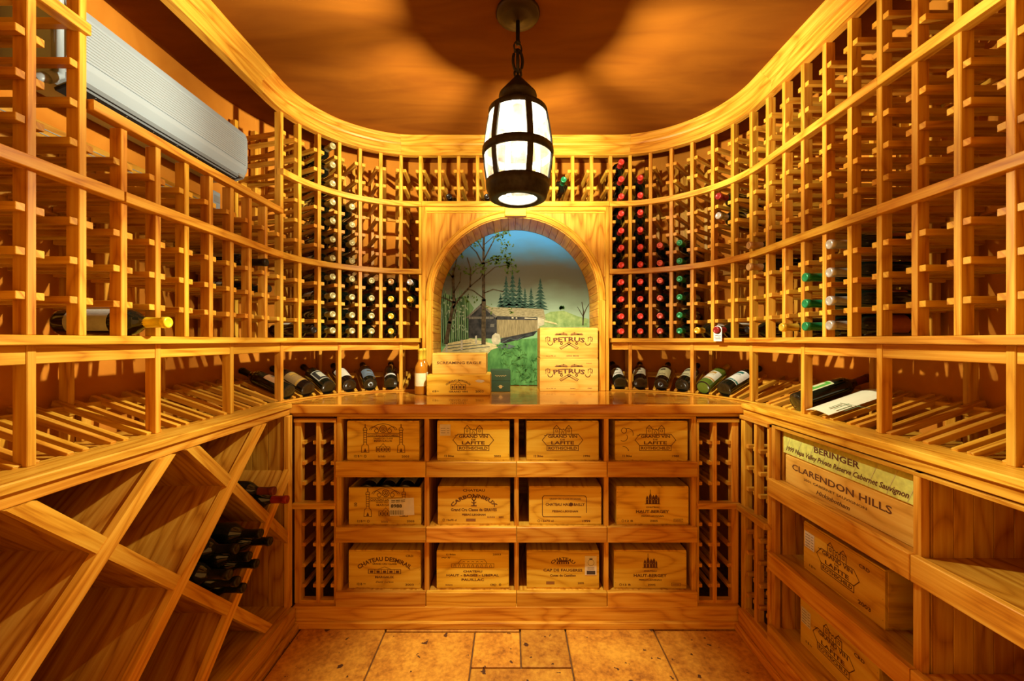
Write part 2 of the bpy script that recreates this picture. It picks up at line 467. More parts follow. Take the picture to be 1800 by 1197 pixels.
# back, above the mural panel
root = thing('wine_rack', 'low wooden bottle rack on the back wall above the mural panel', 'wine rack', (0, YB, RA))
for i in range(-4, 5):
    for nm, d0, dd in (('post', 0, .033), ('rear_post', RACK_D - .03, .030)):
        wpart(nm, post_mesh(TOP - RA, .018, dd), None, root, T(i * PITCH, YB + d0, RA))
for i in range(-5, 5):
    for sg in (-1, 1):
        for n in (9, 10):
            wpart('slat', SLAT_ME, None, root, T((i + .5) * PITCH + sg * (PITCH / 2 - .0185), YB, rowz(n) - .0095))
wpart('rail', MB().box((0, YB + .002, RA), (2 * .535 - .02, .032, .028), .0015), WOOD, root)
wpart('rear_rail', MB().box((0, YB + RACK_D + .007, RA + .12), (1.05, .014, .04), .0015), WOOD, root)
wpart('base_board', MB().box((0, YB + .16, RA - .002), (1.05, .27, .018), .0015), WOOD_P, root)

# ------------------------------------------------------------------ slanted display rows under the ledge
CR_T = math.radians(19.0)
CRADLE_ME = MB().box((0, .146, 0), (.016, .292, .018), .001).mesh('cradle_slat', WOOD)
VAL0 = 1.208
SFRONT = -.085
def build_display(label, side, k0, k1, kposts, is_corner):
    x, y, _, _ = P((SK(k0) + SK(k1)) / 2, 0, side)
    root = thing('bottle_display_shelf', label, 'display shelf', (x, y, SILL))
    s0, s1 = SK(k0), SK(k1)
    wpart('ledge_board', sweep(s0 + .0003, s1 - .0003, side, rect(-.024, .085, LEDGE - .022, LEDGE - .0002, .002)), WOOD, root)
    ks = sorted(set([k0] + [k for k in kposts] + [k1]))
    for a, b in zip(ks[:-1], ks[1:]):
        wpart('valance', sweep(SK(a) + .0095, SK(b) - .0095, side, rect(.003, .022, VAL0, LEDGE - .022)), WOOD, root)
    for k in kposts:
        f = frame(SK(k), side)
        wpart('post', post_mesh(LEDGE - .0224 - SILL), None, root, f @ T(0, 0, SILL))
        wpart('rear_post', post_mesh(LEDGE - .0224 - .95, .018, .03), None, root, f @ T(0, RACK_D - .03, .95))
    for j in range(k0, k1):
        f = frame((SK(j) + SK(j + 1)) / 2, side)
        for sg in (-1, 1):
            wpart('cradle_slat', CRADLE_ME, None, root, f @ T(sg * .036, .014, SILL - .003) @ Matrix.Rotation(CR_T, 4, 'X'))
        if j % 2 == 0:
            wpart('rear_block', post_mesh(.105, .03, .02), None, root, f @ T(0, RACK_D - .02, .951))
    wpart('rear_rail', sweep(s0 + (.0003 if is_corner else .0105), s1 - .0003, side, rect(RACK_D - .036, RACK_D - .018, SILL + .052, SILL + .083)), WOOD, root)
    if is_corner:
        wpart('sill', sweep(s0, S2 - .0286, side, rect(-.012, .0085, COUNTER + .0006, SILL)), WOOD, root)
        wpart('deck', sweep(s0, s1, side, rect(.001, RACK_D, .915, .93)), WOOD_P, root)
    else:
        a = S2 - .028
        wpart('sill', sweep(a, s1, side, rect(SFRONT, .03, SILL - .022, SILL, .003)), WOOD, root)
        wpart('apron', sweep(a, s1, side, rect(SFRONT + .010, SFRONT + .030, SILL - .050, SILL - .022)), WOOD, root)
        wpart('deck', sweep(a, s1, side, rect(.0305, RACK_D, .937, .95)), WOOD_P, root)
    return root
build_display('slanted bottle display shelf curving round the back corner right of the mural', 1, 0, 7, [1, 4, 7], True)
build_display('slanted bottle display shelf curving round the back corner left of the mural', -1, 0, 7, [1, 4, 7], True)
build_display('slanted bottle display shelf along the right wall above the wine case bins', 1, 7, KEND, [10, 13, 16, 19], False)
build_display('slanted bottle display shelf along the left wall above the diamond bins', -1, 7, KEND, [10, 13, 16, 19], False)

# ------------------------------------------------------------------ counter and the cabinets below it
root = thing('countertop', 'glossy wooden countertop with curved back edge below the mural', 'countertop', (0, 2.0, COUNTER - .045))
CF = 1.800
m = MB()
def counter_poly(z, inset=0.0):
    pts = []
    ss = [SK(7) + .03 - i * .03 for i in range(100) if SK(7) + .03 - i * .03 > .47]
    right = [P(s, -.0005, 1)[:2] for s in ss]
    right = [p for p in right if p[1] > CF + .02]
    niche = [(.462, YB + .0), (.462, YB + .262)]
    half = [(1.035, CF + inset), ] + [(x, y) for x, y in right] + niche
    left = [(-x, y) for x, y in half[::-1]]
    return [(x, y, z) for x, y in half + left]
top = counter_poly(COUNTER); n = len(top); bot = counter_poly(COUNTER - .042)
m.loft([[(p[0], p[1] + (.006 if abs(p[1] - CF) < .001 else 0), p[2]) for p in bot], [(p[0], p[1] , COUNTER - .036) for p in bot],
        [(p[0], p[1], COUNTER - .006) for p in top], [(p[0], p[1] + (.006 if abs(p[1] - CF) < .001 else 0), COUNTER) for p in top]], True, True)
# grain along the counter's length
m.uv = [[(m.v[i][0], m.v[i][1] + .73 * m.v[i][2]) for i in f] for f in m.f]
wpart('top_board', m, WOOD_TOP, root)
wpart('under_lip', MB().box((0, CF + .04, COUNTER - .049), (1.99, .05, .013), .002), WOOD, root)

LIPS = [CAMZ - .535, CAMZ - .822, CAMZ - 1.108]
LIPH = .067
def bin_cabinet(label, M, edges, depth, plank_sides, top):
    """case bins: local x along the front, local y into the cabinet, lips at y=0"""
    root = thing('case_bin_cabinet', label, 'cabinet', M=M)
    x0, x1 = edges[0], edges[-1]
    for i, x in enumerate(edges):
        outer = i in (0, len(edges) - 1)
        xx = x + (.010 if i == 0 else (-.010 if i == len(edges) - 1 else 0))
        lpart('divider_stile', MB().box((xx, .030, (top + .02) / 2), (.020, .022, top - .02), .001), WOOD, root)
        d = lpart('divider', MB().box((xx, .05 + (depth - .05) / 2, (top + .02) / 2), (.012, depth - .05, top - .02), .001), WOOD_P, root)
        if plank_sides:
            npl = 5; w = (depth - .05) / npl
            for sg in (-1, 1):
                for q in range(npl):
                    sub('plank', MB().box((xx + sg * .0085, .05 + w * (q + .5), (top + .02) / 2), (.005, w - .0016, top - .02), .001, grain=2).mesh('plank', WOOD_P), d)
    for i in range(len(edges) - 1):
        a, b = edges[i], edges[i + 1]
        for z in LIPS:
            s_ = lpart('shelf', MB().box(((a + b) / 2, depth / 2 + .006, z - .012), (b - a - .022, depth - .012, .016), .001), WOOD_P, root)
            lpart('shelf_lip', MB().box(((a + b) / 2, .010, z - LIPH / 2), (b - a - .0025, .020, LIPH), .002), WOOD, root)
    lpart('back_panel', MB().box(((x0 + x1) / 2, depth, top / 2), (x1 - x0, .01, top - .02), 0), WOOD_P, root)
    lpart('top_rail', MB().box(((x0 + x1) / 2, .028, top - .005), (x1 - x0 - .02, .02, .010), .001), WOOD, root)
    return root
W4 = .399
bin_cabinet('wooden cabinet of twelve wine case bins in the middle under the countertop', T(0, CF + .0, 0), [-2 * W4, -W4, 0, W4, 2 * W4], .42, False, .9215)
# right wall: bins turn to face the room (local x runs towards the viewer)
MR = T(.975, 0, 0) @ RZ(-PI / 2)
bin_cabinet('wooden case bin cabinet along the right wall holding the green gift box', MR, [-1.60, -1.026, -.452], .30, True, .930)

def low_rack(label, M, xs_, w_first, depth, z1=.911):
    """short rack: local x along the front, y inwards"""
    root = thing('low_bottle_rack', label, 'wine rack', M=M)
    z0 = .092
    sl = MB().box((0, depth / 2, 0), (.016, depth - .004, .016), .001).mesh('slat', WOOD)
    for i, x in enumerate(xs_):
        w = w_first[i]
        lpart('post', MB().box((x, .0165, (z0 + z1) / 2), (w, .033, z1 - z0), .0015), WOOD, root)
        for z in (.805, .713, .622, .44, .35, .257, .167):
            for sg in (-1, 1):
                if (i == 0 and sg < 0) or (i == len(xs_) - 1 and sg > 0): continue
                lpart('slat', sl, None, root, T(x + sg * (w / 2 + .0085), .004, z))
    a, b = xs_[0] - w_first[0] / 2, xs_[-1] + w_first[-1] / 2
    lpart('rail', MB().box(((a + b) / 2, .0, .530), (b - a + .002, .040, .025), .002), WOOD, root)
    lpart('top_rail', MB().box(((a + b) / 2, .010, z1 - .006), (b - a, .034, .016), .001), WOOD, root)
    lpart('back_panel', MB().box(((a + b) / 2, depth + .01, (z0 + z1) / 2), (b - a, .01, z1 - z0), 0), SHADE_BACKING, root)  # added sheet, its dark colour paints the unlit depth behind the slats
    lpart('bottom_rail', MB().box(((a + b) / 2, .016, z0 + .006), (b - a, .03, .014), .001), WOOD, root)
    return root
low_rack('narrow two-column bottle rack under the counter beside the diamond bins', T(0, CF + .02, 0), [-.972, -.882, -.806], [.03, .018, .012], .40)
low_rack('narrow two-column bottle rack under the counter right of the case bins', T(0, CF + .02, 0), [.806, .882, .972], [.012, .018, .03], .40)
low_rack('narrow bottle rack on the right wall between counter corner and case bins', T(.985, 0, 0) @ RZ(-PI / 2), [-1.783, -1.693, -1.608], [.03, .018, .012], .28, .933)

# diamond bins on the left wall
root = thing('diamond_bin_cabinet', 'wooden cabinet of diamond-shaped wine bins along the left wall', 'cabinet', (-1.13, 1.1, 0))
FX = -.985; Y0, Y1 = .42, 1.775; Z0, Z1 = .112, .934
def clip_line(sl, c):
    """z = sl*y + c inside the frame"""
    ys = []
    lo, hi = Y0, Y1
    ya, yb = sorted(((Z0 - c) / sl, (Z1 - c) / sl))
    lo = max(lo, ya); hi = min(hi, yb)
    return (lo, hi) if hi - lo > .03 else None
def clip_band(sl, c, w):
    """outline (y, z) of a band of width w round z = sl*y + c, cut off by the frame"""
    h = w / math.sqrt(2)
    poly = [(-2, -2 * sl + c - h), (4, 4 * sl + c - h), (4, 4 * sl + c + h), (-2, -2 * sl + c + h)]
    for ax, lim, keep in ((0, Y0, 1), (0, Y1, -1), (1, Z0, 1), (1, Z1, -1)):
        out = []
        for a, b in zip(poly, poly[1:] + poly[:1]):
            ia, ib = (a[ax] - lim) * keep >= 0, (b[ax] - lim) * keep >= 0
            if ia: out.append(a)
            if ia != ib:
                t = (lim - a[ax]) / (b[ax] - a[ax]); out.append((a[0] + t * (b[0] - a[0]), a[1] + t * (b[1] - a[1])))
        poly = out
        if len(poly) < 3: return None
    return poly
def band(sl, c, w, xa, xb):
    pl = clip_band(sl, c, w)
    if not pl: return None
    m_ = MB().loft([[(xa, y, z) for y, z in pl], [(xb, y, z) for y, z in pl]], True, True)
    m_.uv = [[((m_.v[i][1] + sl * m_.v[i][2]) * .7071, (m_.v[i][1] - sl * m_.v[i][2]) * .7071 + m_.v[i][0]) for i in f_] for f_ in m_.f]
    return m_
for sl, cs, dx in ((1.0, (-1.09, -.652, -.217, .219), 0.0), (-1.0, (2.178, 1.743, 1.307, .871), .0025)):
    for c in cs:
        if clip_line(sl, c) is None: continue
        wpart('diagonal_board', band(sl, c, .018, FX - .290, FX - .02), WOOD_P, root)
        wpart('edge_strip', band(sl, c, .036, FX - .020, FX - dx), WOOD, root)
npl = 14; w = (Y1 - Y0) / npl
bp = wpart('back_panel', MB().box((FX - .300, (Y0 + Y1) / 2, .51), (.006, Y1 - Y0, .83), 0), WOOD_P, root)
for q in range(npl):
    wpart('plank', MB().box((FX - .294, Y0 + w * (q + .5), .51), (.008, w - .0016, .79), .001, grain=2), WOOD_P, root)
for q in range(4):
    wpart('end_plank', MB().box((FX - .025 - .068 * (q + .5), Y1 + .006, .514), (.0665, .012, .836), .001, grain=2), WOOD_P, root)
wpart('end_stile', MB().box((FX - .010, Y1 + .008, .515), (.022, .030, .836), .002), WOOD, root)
wpart('base_board', MB().box((FX - .15, (Y0 + Y1) / 2, .100), (.30, Y1 - Y0, .016), .001), WOOD_P, root)

# baseboards
def baseboard(name, mb): return struct(name, mb, WOOD)
m = MB().box((0, 1.812, .046), (1.97, .026, .090), .003).box((0, 1.792, .015), (1.97, .018, .030), .004)
baseboard('baseboard_back', m)
m = MB().box((-.985 + .004, .62, .049), (.030, 2.336, .096), .003).box((-.957, .62, .015), (.018, 2.33, .030), .004)
baseboard('baseboard_left', m)
m = MB().box((.985 - .004, .62, .049), (.030, 2.336, .096), .003).box((.957, .62, .015), (.018, 2.33, .030), .004)
baseboard('baseboard_right', m)

# ------------------------------------------------------------------ lettering
_tc = {}
def text_geo(txt, size, shear=0.0, bold=0.0, space=1.0):
    key = (txt, round(size, 5), shear, bold, space)
    if key in _tc: return _tc[key]
    cu = bpy.data.curves.new('t', 'FONT'); cu.body = txt; cu.size = size; cu.align_x = 'CENTER'
    cu.resolution_u = 2; cu.shear = shear; cu.offset = bold * size; cu.space_character = space
    ob = bpy.data.objects.new('t', cu)
    me = ob.to_mesh()
    g = ([tuple(v.co) for v in me.vertices], [tuple(p.vertices) for p in me.polygons])
    ob.to_mesh_clear(); bpy.data.objects.remove(ob); bpy.data.curves.remove(cu)
    _tc[key] = g
    return g
class Print(MB):
    """flat print on a face: x to the right, z up, at y = -off"""
    def __init__(s, off=.0006): super().__init__(); s.off = off
    def text(s, txt, x, z, size, width=None, arc=0.0, shear=0.0, bold=.0, rot=0.0, mi=0, space=1.0, hscale=1.0):
        v, f = text_geo(txt, size, shear, bold + .018, space)
        if not v: return s
        xs_ = [p[0] for p in v]; w = max(xs_) - min(xs_); cx = (max(xs_) + min(xs_)) / 2
        k = (width / w) if width else 1.0
        base = len(s.v)
        for p in v:
            px = (p[0] - cx) * k; pz = p[1] * hscale
            if arc:
                a = px / arc; px, pz = (arc + pz) * math.sin(a), (arc + pz) * math.cos(a) - arc
            if rot: px, pz = px * math.cos(rot) - pz * math.sin(rot), px * math.sin(rot) + pz * math.cos(rot)
            s.v.append((x + px, -s.off, z + pz))
        for q in f: s.face([base + i for i in q], None, False, mi)
        return s
    def line(s, pts, w=.0012, closed=False, mi=0):
        w = w * 1.35
        pts = list(pts)
        if closed: pts = pts + [pts[0]]
        for (x0, z0), (x1, z1) in zip(pts[:-1], pts[1:]):
            dx, dz = x1 - x0, z1 - z0; L = math.hypot(dx, dz) or 1e-6
            nx, nz = -dz / L * w / 2, dx / L * w / 2; ex, ez = dx / L * w * .3, dz / L * w * .3
            b = len(s.v)
            for p in ((x0 - ex + nx, z0 - ez + nz), (x0 - ex - nx, z0 - ez - nz), (x1 + ex - nx, z1 + ez - nz), (x1 + ex + nx, z1 + ez + nz)):
                s.v.append((p[0], -s.off, p[1]))
            s.face((b, b + 1, b + 2, b + 3), None, False, mi)
        return s
    def area(s, pts, mi=0, lift=0.0):
        b = len(s.v)
        for p in pts: s.v.append((p[0], -s.off + lift, p[1]))
        s.face(range(b, b + len(pts)), None, False, mi); return s
    def rect(s, x0, x1, z0, z1, mi=0, lift=0.0): return s.area([(x0, z0), (x1, z0), (x1, z1), (x0, z1)], mi, lift)
    def stamp(s, x, z, w, h):
        """a small worn stamp too faint to read"""
        n = 6
        for i in range(n):
            xa = x - w / 2 + w * i / n
            s.rect(xa, xa + w / n * .62, z, z + h * (.62 if i % 2 else .75), 4)
        return s
    def arcline(s, x, z, r, a0, a1, w=.0012, n=10, mi=0, ry=None):
        ry = ry or r
        return s.line([(x + r * math.cos(a0 + (a1 - a0) * i / n), z + ry * math.sin(a0 + (a1 - a0) * i / n)) for i in range(n + 1)], w, False, mi)
def pr_lafite(p, cx, cz, k=1.0, year='', bt=''):
    q = lambda x, z: (cx + x * k, cz + z * k)
    lw = .0016 * k
    p.line([q(-.066, .020), q(-.055, .020), q(-.055, .020)], lw)
    hexa = [(-.056, .024), (.056, .024), (.073, .003), (.056, -.017), (-.056, -.017), (-.073, .003)]
    p.line([q(*t) for t in hexa], lw, True)
    p.line([q(-.056, -.017), q(.056, -.017), q(.056, -.035), q(-.056, -.035)], lw, True)
    for sx in (-1, 1):
        p.line([q(sx * .032, .024), q(sx * .032, .045), q(sx * .022, .056), q(sx * .012, .045), q(sx * .012, .024)], lw)
        p.line([q(sx * .033, .045), q(sx * .011, .045)], lw)
        p.line([q(sx * .025, .032), q(sx * .025, .040), q(sx * .019, .040), q(sx * .019, .032)], lw * .8, True)
    p.line([q(-.012, .040), q(-.007, .043), q(-.002, .038), q(.003, .043), q(.007, .038), q(.012, .042)], lw)
    p.line([q(-.004, .024), q(-.004, .031), q(0, .034), q(.004, .031), q(.004, .024)], lw * .8)
    p.text('GRAND VIN', cx, cz + .011 * k, .0155 * k, .104 * k, bold=.01)
    p.text('DE', cx, cz + .002 * k, .008 * k, .016 * k)
    p.text('LAFITE', cx, cz - .012 * k, .0155 * k, .082 * k, bold=.01)
    p.text('ROTHSCHILD', cx, cz - .031 * k, .0145 * k, .102 * k, bold=.01)
def pr_castle(p, cx, cz, k=1.0):
    """small many-towered chateau"""
    q = lambda x, z: (cx + x * k, cz + z * k)
    for (x, w, h, r) in ((-.019, .009, .020, .009), (-.008, .010, .026, .014), (.003, .010, .022, .010), (.013, .010, .025, .009), (.022, .006, .018, .008)):
        p.area([q(x - w / 2, 0), q(x + w / 2, 0), q(x + w / 2, h), q(x, h + r), q(x - w / 2, h)])
    for x in (-.014, -.003, .008, .018):
        p.line([q(x, .002), q(x, .012)], .0022 * k, mi=1)
    for x in (-.019, -.008, .003, .013): p.rect(*(cx + (x - .0018) * k, cx + (x + .0018) * k, cz + .013 * k, cz + .017 * k), mi=1)
    p.line([q(-.027, -.001), q(.027, -.001)], .0016 * k)
    p.line([q(-.008, .038), q(-.008, .050)], .0014 * k)
def pr_gate(p, cx, cz, k=1.0):
    q = lambda x, z: (cx + x * k, cz + z * k); lw = .0014 * k
    for sx in (-1, 1):
        p.line([q(sx * .074, -.045), q(sx * .072, -.022), q(sx * .066, -.018), q(sx * .066, .030), q(sx * .056, .030), q(sx * .056, -.018), q(sx * .050, -.022), q(sx * .048, -.045)], lw, True)
        for z in (-.010, -.002, .006, .014, .022): p.line([q(sx * .066, z), q(sx * .056, z)], lw)
        p.line([q(sx * .068, .030), q(sx * .054, .030), q(sx * .056, .038), q(sx * .066, .038)], lw, True)
        p.line([q(sx * .061, .038), q(sx * .061, .050)], lw * 1.6)
        p.area([q(sx * .066, -.043), q(sx * .056, -.043), q(sx * .061, -.030)])
        p.arcline(cx + sx * .032 * k, cz + .026 * k, .016 * k, PI * .1, PI * .9, lw)
        p.arcline(cx + sx * .022 * k, cz + .028 * k, .007 * k, 0, 2 * PI, lw)
    p.line([q(-.056, .018), q(.056, .018)], lw); p.line([q(-.056, .008), q(.056, .008)], lw)
    p.arcline(cx, cz + .018 * k, .045 * k, PI * .12, PI * .88, lw, ry=.034 * k)
    p.arcline(cx, cz + .034 * k, .012 * k, 0, 2 * PI, lw * 1.3); p.arcline(cx, cz + .034 * k, .007 * k, 0, 2 * PI, lw, n=8)
    p.text('A', cx, cz + .030 * k, .011 * k, bold=.02)
def pr_house(p, cx, cz, w, h, lw=.0014, n=4):
    p.line([(cx - w / 2, cz), (cx + w / 2, cz), (cx + w / 2, cz + h * .6), (cx - w / 2, cz + h * .6)], lw, True)
    p.line([(cx - w * .22, cz + h * .6), (cx, cz + h), (cx + w * .22, cz + h * .6)], lw)
    for i in range(n + 1):
        x = cx - w / 2 + w * i / n
        p.line([(x, cz), (x, cz + h * .6)], lw * 1.6)
    for i in range(n):
        x = cx - w / 2 + w * (i + .5) / n
        p.rect(x - w * .05, x + w * .05, cz + h * .1, cz + h * .45)

# ------------------------------------------------------------------ wooden wine cases
def wine_case(label, M, w, d, h, printer, mat=PINE, lid=True, group=None, prints=(INK, PINE), name='wine_case', end_printer=None):
    root = thing(name, label, 'wine case', M=M, group=group)
    t = .010
    lpart('front_panel', MB().box((0, t / 2, h / 2), (w, t, h - .010), .0012), mat, root)
    lpart('rear_panel', MB().box((0, d - t / 2, h / 2), (w, t, h - .010), .0012), mat, root)
    for sg in (-1, 1): lpart('side_panel', MB().box((sg * (w / 2 - t / 2), d / 2, h / 2), (t, d - 2 * t - .0006, h - .012), .0012), mat, root)
    lpart('bottom_panel', MB().box((0, d / 2, .0035), (w - .002, d - .002, .007), .0012), mat, root)
    if lid: lpart('lid', MB().box((0, d / 2 + .001, h - .004), (w - .002, d - .002, .008), .0012), mat, root)
    p = Print()
    printer(p, w, h)
    # nail heads along both edges
    for sg in (-1, 1):
        for z in (.15, .5, .85):
            p.rect(sg * (w / 2 - .005) - .0009, sg * (w / 2 - .005) + .0009, h * z - .0009, h * z + .0009)
    mats = list(prints) + [PAPER, PAPER_INK, INK_SOFT]
    def pick(keep):
        q = Print(); q.v = p.v
        for f_, u_, m_ in zip(p.f, p.uv, p.mi):
            if m_ in keep: q.face(f_, u_, False, m_)
        used = sorted(set(i for f_ in q.f for i in f_)); mp_ = {i: k for k, i in enumerate(used)}
        q.v = [p.v[i] for i in used]; q.f = [tuple(mp_[i] for i in f_) for f_ in q.f]
        return q if q.f else None
    tag(lpart('stamped_print', pick((0, 1, 4)), mats, root), kind='stuff')
    st = pick((2,))
    if st:
        so = lpart('paper_sticker', st, mats, root); si = pick((3,))
        if si: tag(sub('sticker_print', si.mesh('sticker_print', mats), so), kind='stuff')
    return root
def corner(p, w, txt, x, z, size=.012, **k): p.text(txt, x, z, size, bold=.01, **k)
def gate_text(p, cx, cz, k):
    pr_gate(p, cx, cz, k)
    p.text('CHATEAU LASCOMBES', cx, cz + .0098 * k, .0082 * k, .104 * k); p.text('GRAND CRU CLASSE', cx, cz + .0005 * k, .006 * k, .066 * k); p.text('MARGAUX', cx, cz - .0095 * k, .0095 * k, .062 * k)
    pr_house(p, cx, cz - .043 * k, .046 * k, .028 * k)
def pf_lascombes(p, w, h):
    gate_text(p, 0, .097, 1.32)
    p.text('12 B', -.118, .016, .014, bold=.01); p.text('tles', -.098, .020, .008); p.arcline(-.080, .0205, .005, 0, 2 * PI, .0016)
    p.stamp(-.005, .015, .034, .012); p.text('2003', .100, .015, .013, .034)
def pf_lascombes2(p, w, h):
    gate_text(p, .004, .097, 1.32)
    p.text('10', -.124, .092, .019, rot=PI / 2, bold=.01)
    p.text('12 B', -.112, .012, .014, bold=.01); p.text('tles', -.092, .016, .008); p.arcline(-.074, .0165, .005, 0, 2 * PI, .0016)
    p.stamp(0, .010, .032, .012); p.text('2003', .115, .012, .013, .034)
    o = p.off; p.off = .0012
    p.area([(.022, .040), (.132, .045), (.130, .122), (.018, .116)], 2)
    p.off = .0016
    p.text('8988', .052, .078, .021, .050, bold=.02, mi=3)
    for z_ in (.109, .102): p.line([(.03, z_), (.045, z_ + .001)], .002, mi=3); p.line([(.05, z_ + .001), (.068, z_ + .002)], .002, mi=3); p.line([(.073, z_ + .002), (.09, z_ + .003)], .002, mi=3)
    for i in range(16): p.rect(.026 + i * .0036, .026 + i * .0036 + (.0012 if i % 3 else .0024), .046, .066, 3)
    p.off = o
def pf_lafite(year, bt, sticker=False, marks=False):
    def f(p, w, h):
        pr_lafite(p, .018 if marks else 0, .089, 1.25)
        p.text(bt, -.108, .017, .013, .042, bold=.01); p.text(year, .108, .017, .012, .030, bold=.01)
        if sticker:
            o = p.off; p.off = .0012; p.rect(-.150, -.102, .112, .163, 2); p.off = .0016
            for z in (.145, .135, .125): p.line([(-.145, z), (-.125, z)], .0012, mi=3); p.line([(-.118, z), (-.108, z)], .0012, mi=3)
            p.off = o
        if marks:
            p.arcline(-.122, .135, .012, 0, 2 * PI, .0018); p.arcline(-.105, .12, .024, -.3, PI * .6, .0018)
            p.arcline(-.125, .105, .018, PI * 1.3, PI * 2.2, .0018); p.arcline(-.13, .035, .03, .3, 1.5, .0018)
    return f
def pf_carbonnieux(p, w, h):
    p.text('CHATEAU', 0, .150, .014, .10, bold=.01)
    p.text('CARBONNIEUX', 0, .123, .022, .215, arc=.125, bold=.015)
    p.arcline(0, .118, .008, 0, 2 * PI, .003); p.line([(0, .11), (0, .086)], .004); p.line([(-.012, .086), (.012, .086)], .003)
    p.line([(-.010, .102), (0, .096), (.010, .102)], .0025)
    p.text('Grand Cru Classe de GRAVES', 0, .062, .018, .205, bold=.01)
    p.text('PESSAC-LEOGNAN', 0, .042, .012, .105, bold=.015)
    p.text('12x75 cl', -.10, .018, .011, .045, bold=.01); p.arcline(-.135, .022, .005, 0, 2 * PI, .0012)
    p.rect(-.035, .008, .016, .028, 4); p.stamp(.078, .032, .035, .009); p.text('2002', .122, .032, .010, .022)
def pf_haut_bailly(p, w, h):
    p.line([(-.098, .036), (-.102, .045), (-.102, .122), (-.095, .130), (.088, .130), (.095, .122), (.095, .055)], .0022)
    p.line([(-.098, .036), (.070, .036)], .0022)
    p.text('GRAND CRU CLASSE DE GRAVES', 0, .113, .009, .14)
    p.text('CHATEAU HAUT-BAILLY', 0, .086, .017, .175, bold=.012)
    p.text('PESSAC-LEOGNAN', 0, .057, .012, .115, bold=.01)
    p.area([(.018, .085), (.026, .083), (.036, .088), (.034, .098), (.024, .101), (.017, .095)])
    p.text('12x75 cl', -.08, .014, .012, .055); p.arcline(-.118, .018, .005, 0, 2 * PI, .0012); p.text('1999', .095, .013, .013, .035, bold=.015)
def pf_bergey(p, w, h):
    pr_castle(p, 0, .095, 1.25)
    p.text('CHATEAU', 0, .076, .010, .058, bold=.01); p.text('HAUT-BERGEY', 0, .053, .019, .148, bold=.012)
    p.text('PESSAC-LEOGNAN', 0, .036, .010, .10, bold=.012)
    p.text('12 B', -.105, .014, .012, .035); p.arcline(-.133, .018, .005, 0, 2 * PI, .0012); p.text('2005', .006, .014, .012, .034)
    p.line([(.095, .026), (.135, .026), (.135, .014), (.095, .014)], .001, True); p.stamp(.115, .0165, .032, .009)
def pf_desmirail(p, w, h):
    p.text('CHATEAU DESMIRAIL', 0, .125, .026, .245, arc=.19, bold=.012)
    p.text('GRAND CRU CLASSE', 0, .108, .010, .11, bold=.012); p.text('CRD', .112, .143, .013, .034)
    pr_house(p, 0, .068, .145, .03, n=5)
    p.text('MARGAUX', 0, .048, .014, .085, bold=.012); p.text('Denis Lurton', 0, .027, .011, .08, shear=.35)
    p.text('12 B', -.112, .016, .014, bold=.01); p.text('tles', -.09, .02, .008); p.text('2003', .112, .015, .013, .038)
def pf_bages(p, w, h):
    lw = .0013
    p.line([(-.095, .095), (.095, .095), (.095, .112), (.062, .112), (.062, .118), (.052, .130), (-.052, .130), (-.062, .118), (-.062, .112), (-.095, .112)], lw, True)
    p.line([(-.062, .112), (.062, .112)], lw)
    for i in range(9):
        x = -.08 + i * .02
        p.line([(x - .004, .095), (x - .004, .104), (x, .108), (x + .004, .104), (x + .004, .095)], lw)
    for i in range(5): p.arcline(-.04 + i * .02, .119, .004, 0, PI, lw, 6)
    p.text('CHATEAU', 0, .074, .012, .085, bold=.01); p.text('HAUT - BAGES - LIBERAL', 0, .056, .014, .235, bold=.01); p.text('PAUILLAC', 0, .036, .014, .10, bold=.01)
    p.text('12 Btles', -.098, .150, .010, .042); p.text('2003', .108, .150, .012, .036); p.text('CRD', .092, .014, .012, .028, bold=.01); p.arcline(.122, .019, .004, 0, 2 * PI, .0015)
    p.line([(-.140, .138), (-.130, .141), (-.124, .137), (-.118, .141)], .002); p.text('91', -.106, .136, .010, .012, shear=.3, bold=.02); p.stamp(-.105, .014, .032, .009)
def pf_faugeres(p, w, h):
    p.text('CHATEAU', -.0, .128, .019, .105, arc=.07, bold=.012)
    p.rect(-.028, .028, .110, .122); p.area([(-.022, .122), (.022, .122), (.016, .128), (-.016, .128)])
    for x in (-.02, -.01, 0, .01, .02): p.rect(x - .002, x + .002, .112, .119, 1, -.0003)
    p.text('CAP DE FAUGERES', .0, .078, .016, .175, bold=.01); p.text('Cotes de Castillon', .0, .055, .014, .115, bold=.01)
    p.text('2005', .08, .022, .012, .028); p.rect(-.075, -.038, .020, .033, 4)
    o = p.off; p.off = .0012; p.rect(.098, .150, .062, .148, 2); p.off = .0016
    p.rect(.118, .132, .132, .137, 3); p.arcline(.125, .118, .014, 0, 2 * PI, .001, mi=3); p.rect(.106, .144, .066, .082, 3)
    for z in (.088, .093, .098): p.line([(.110, z), (.140, z)], .001, mi=3)
    p.off = o
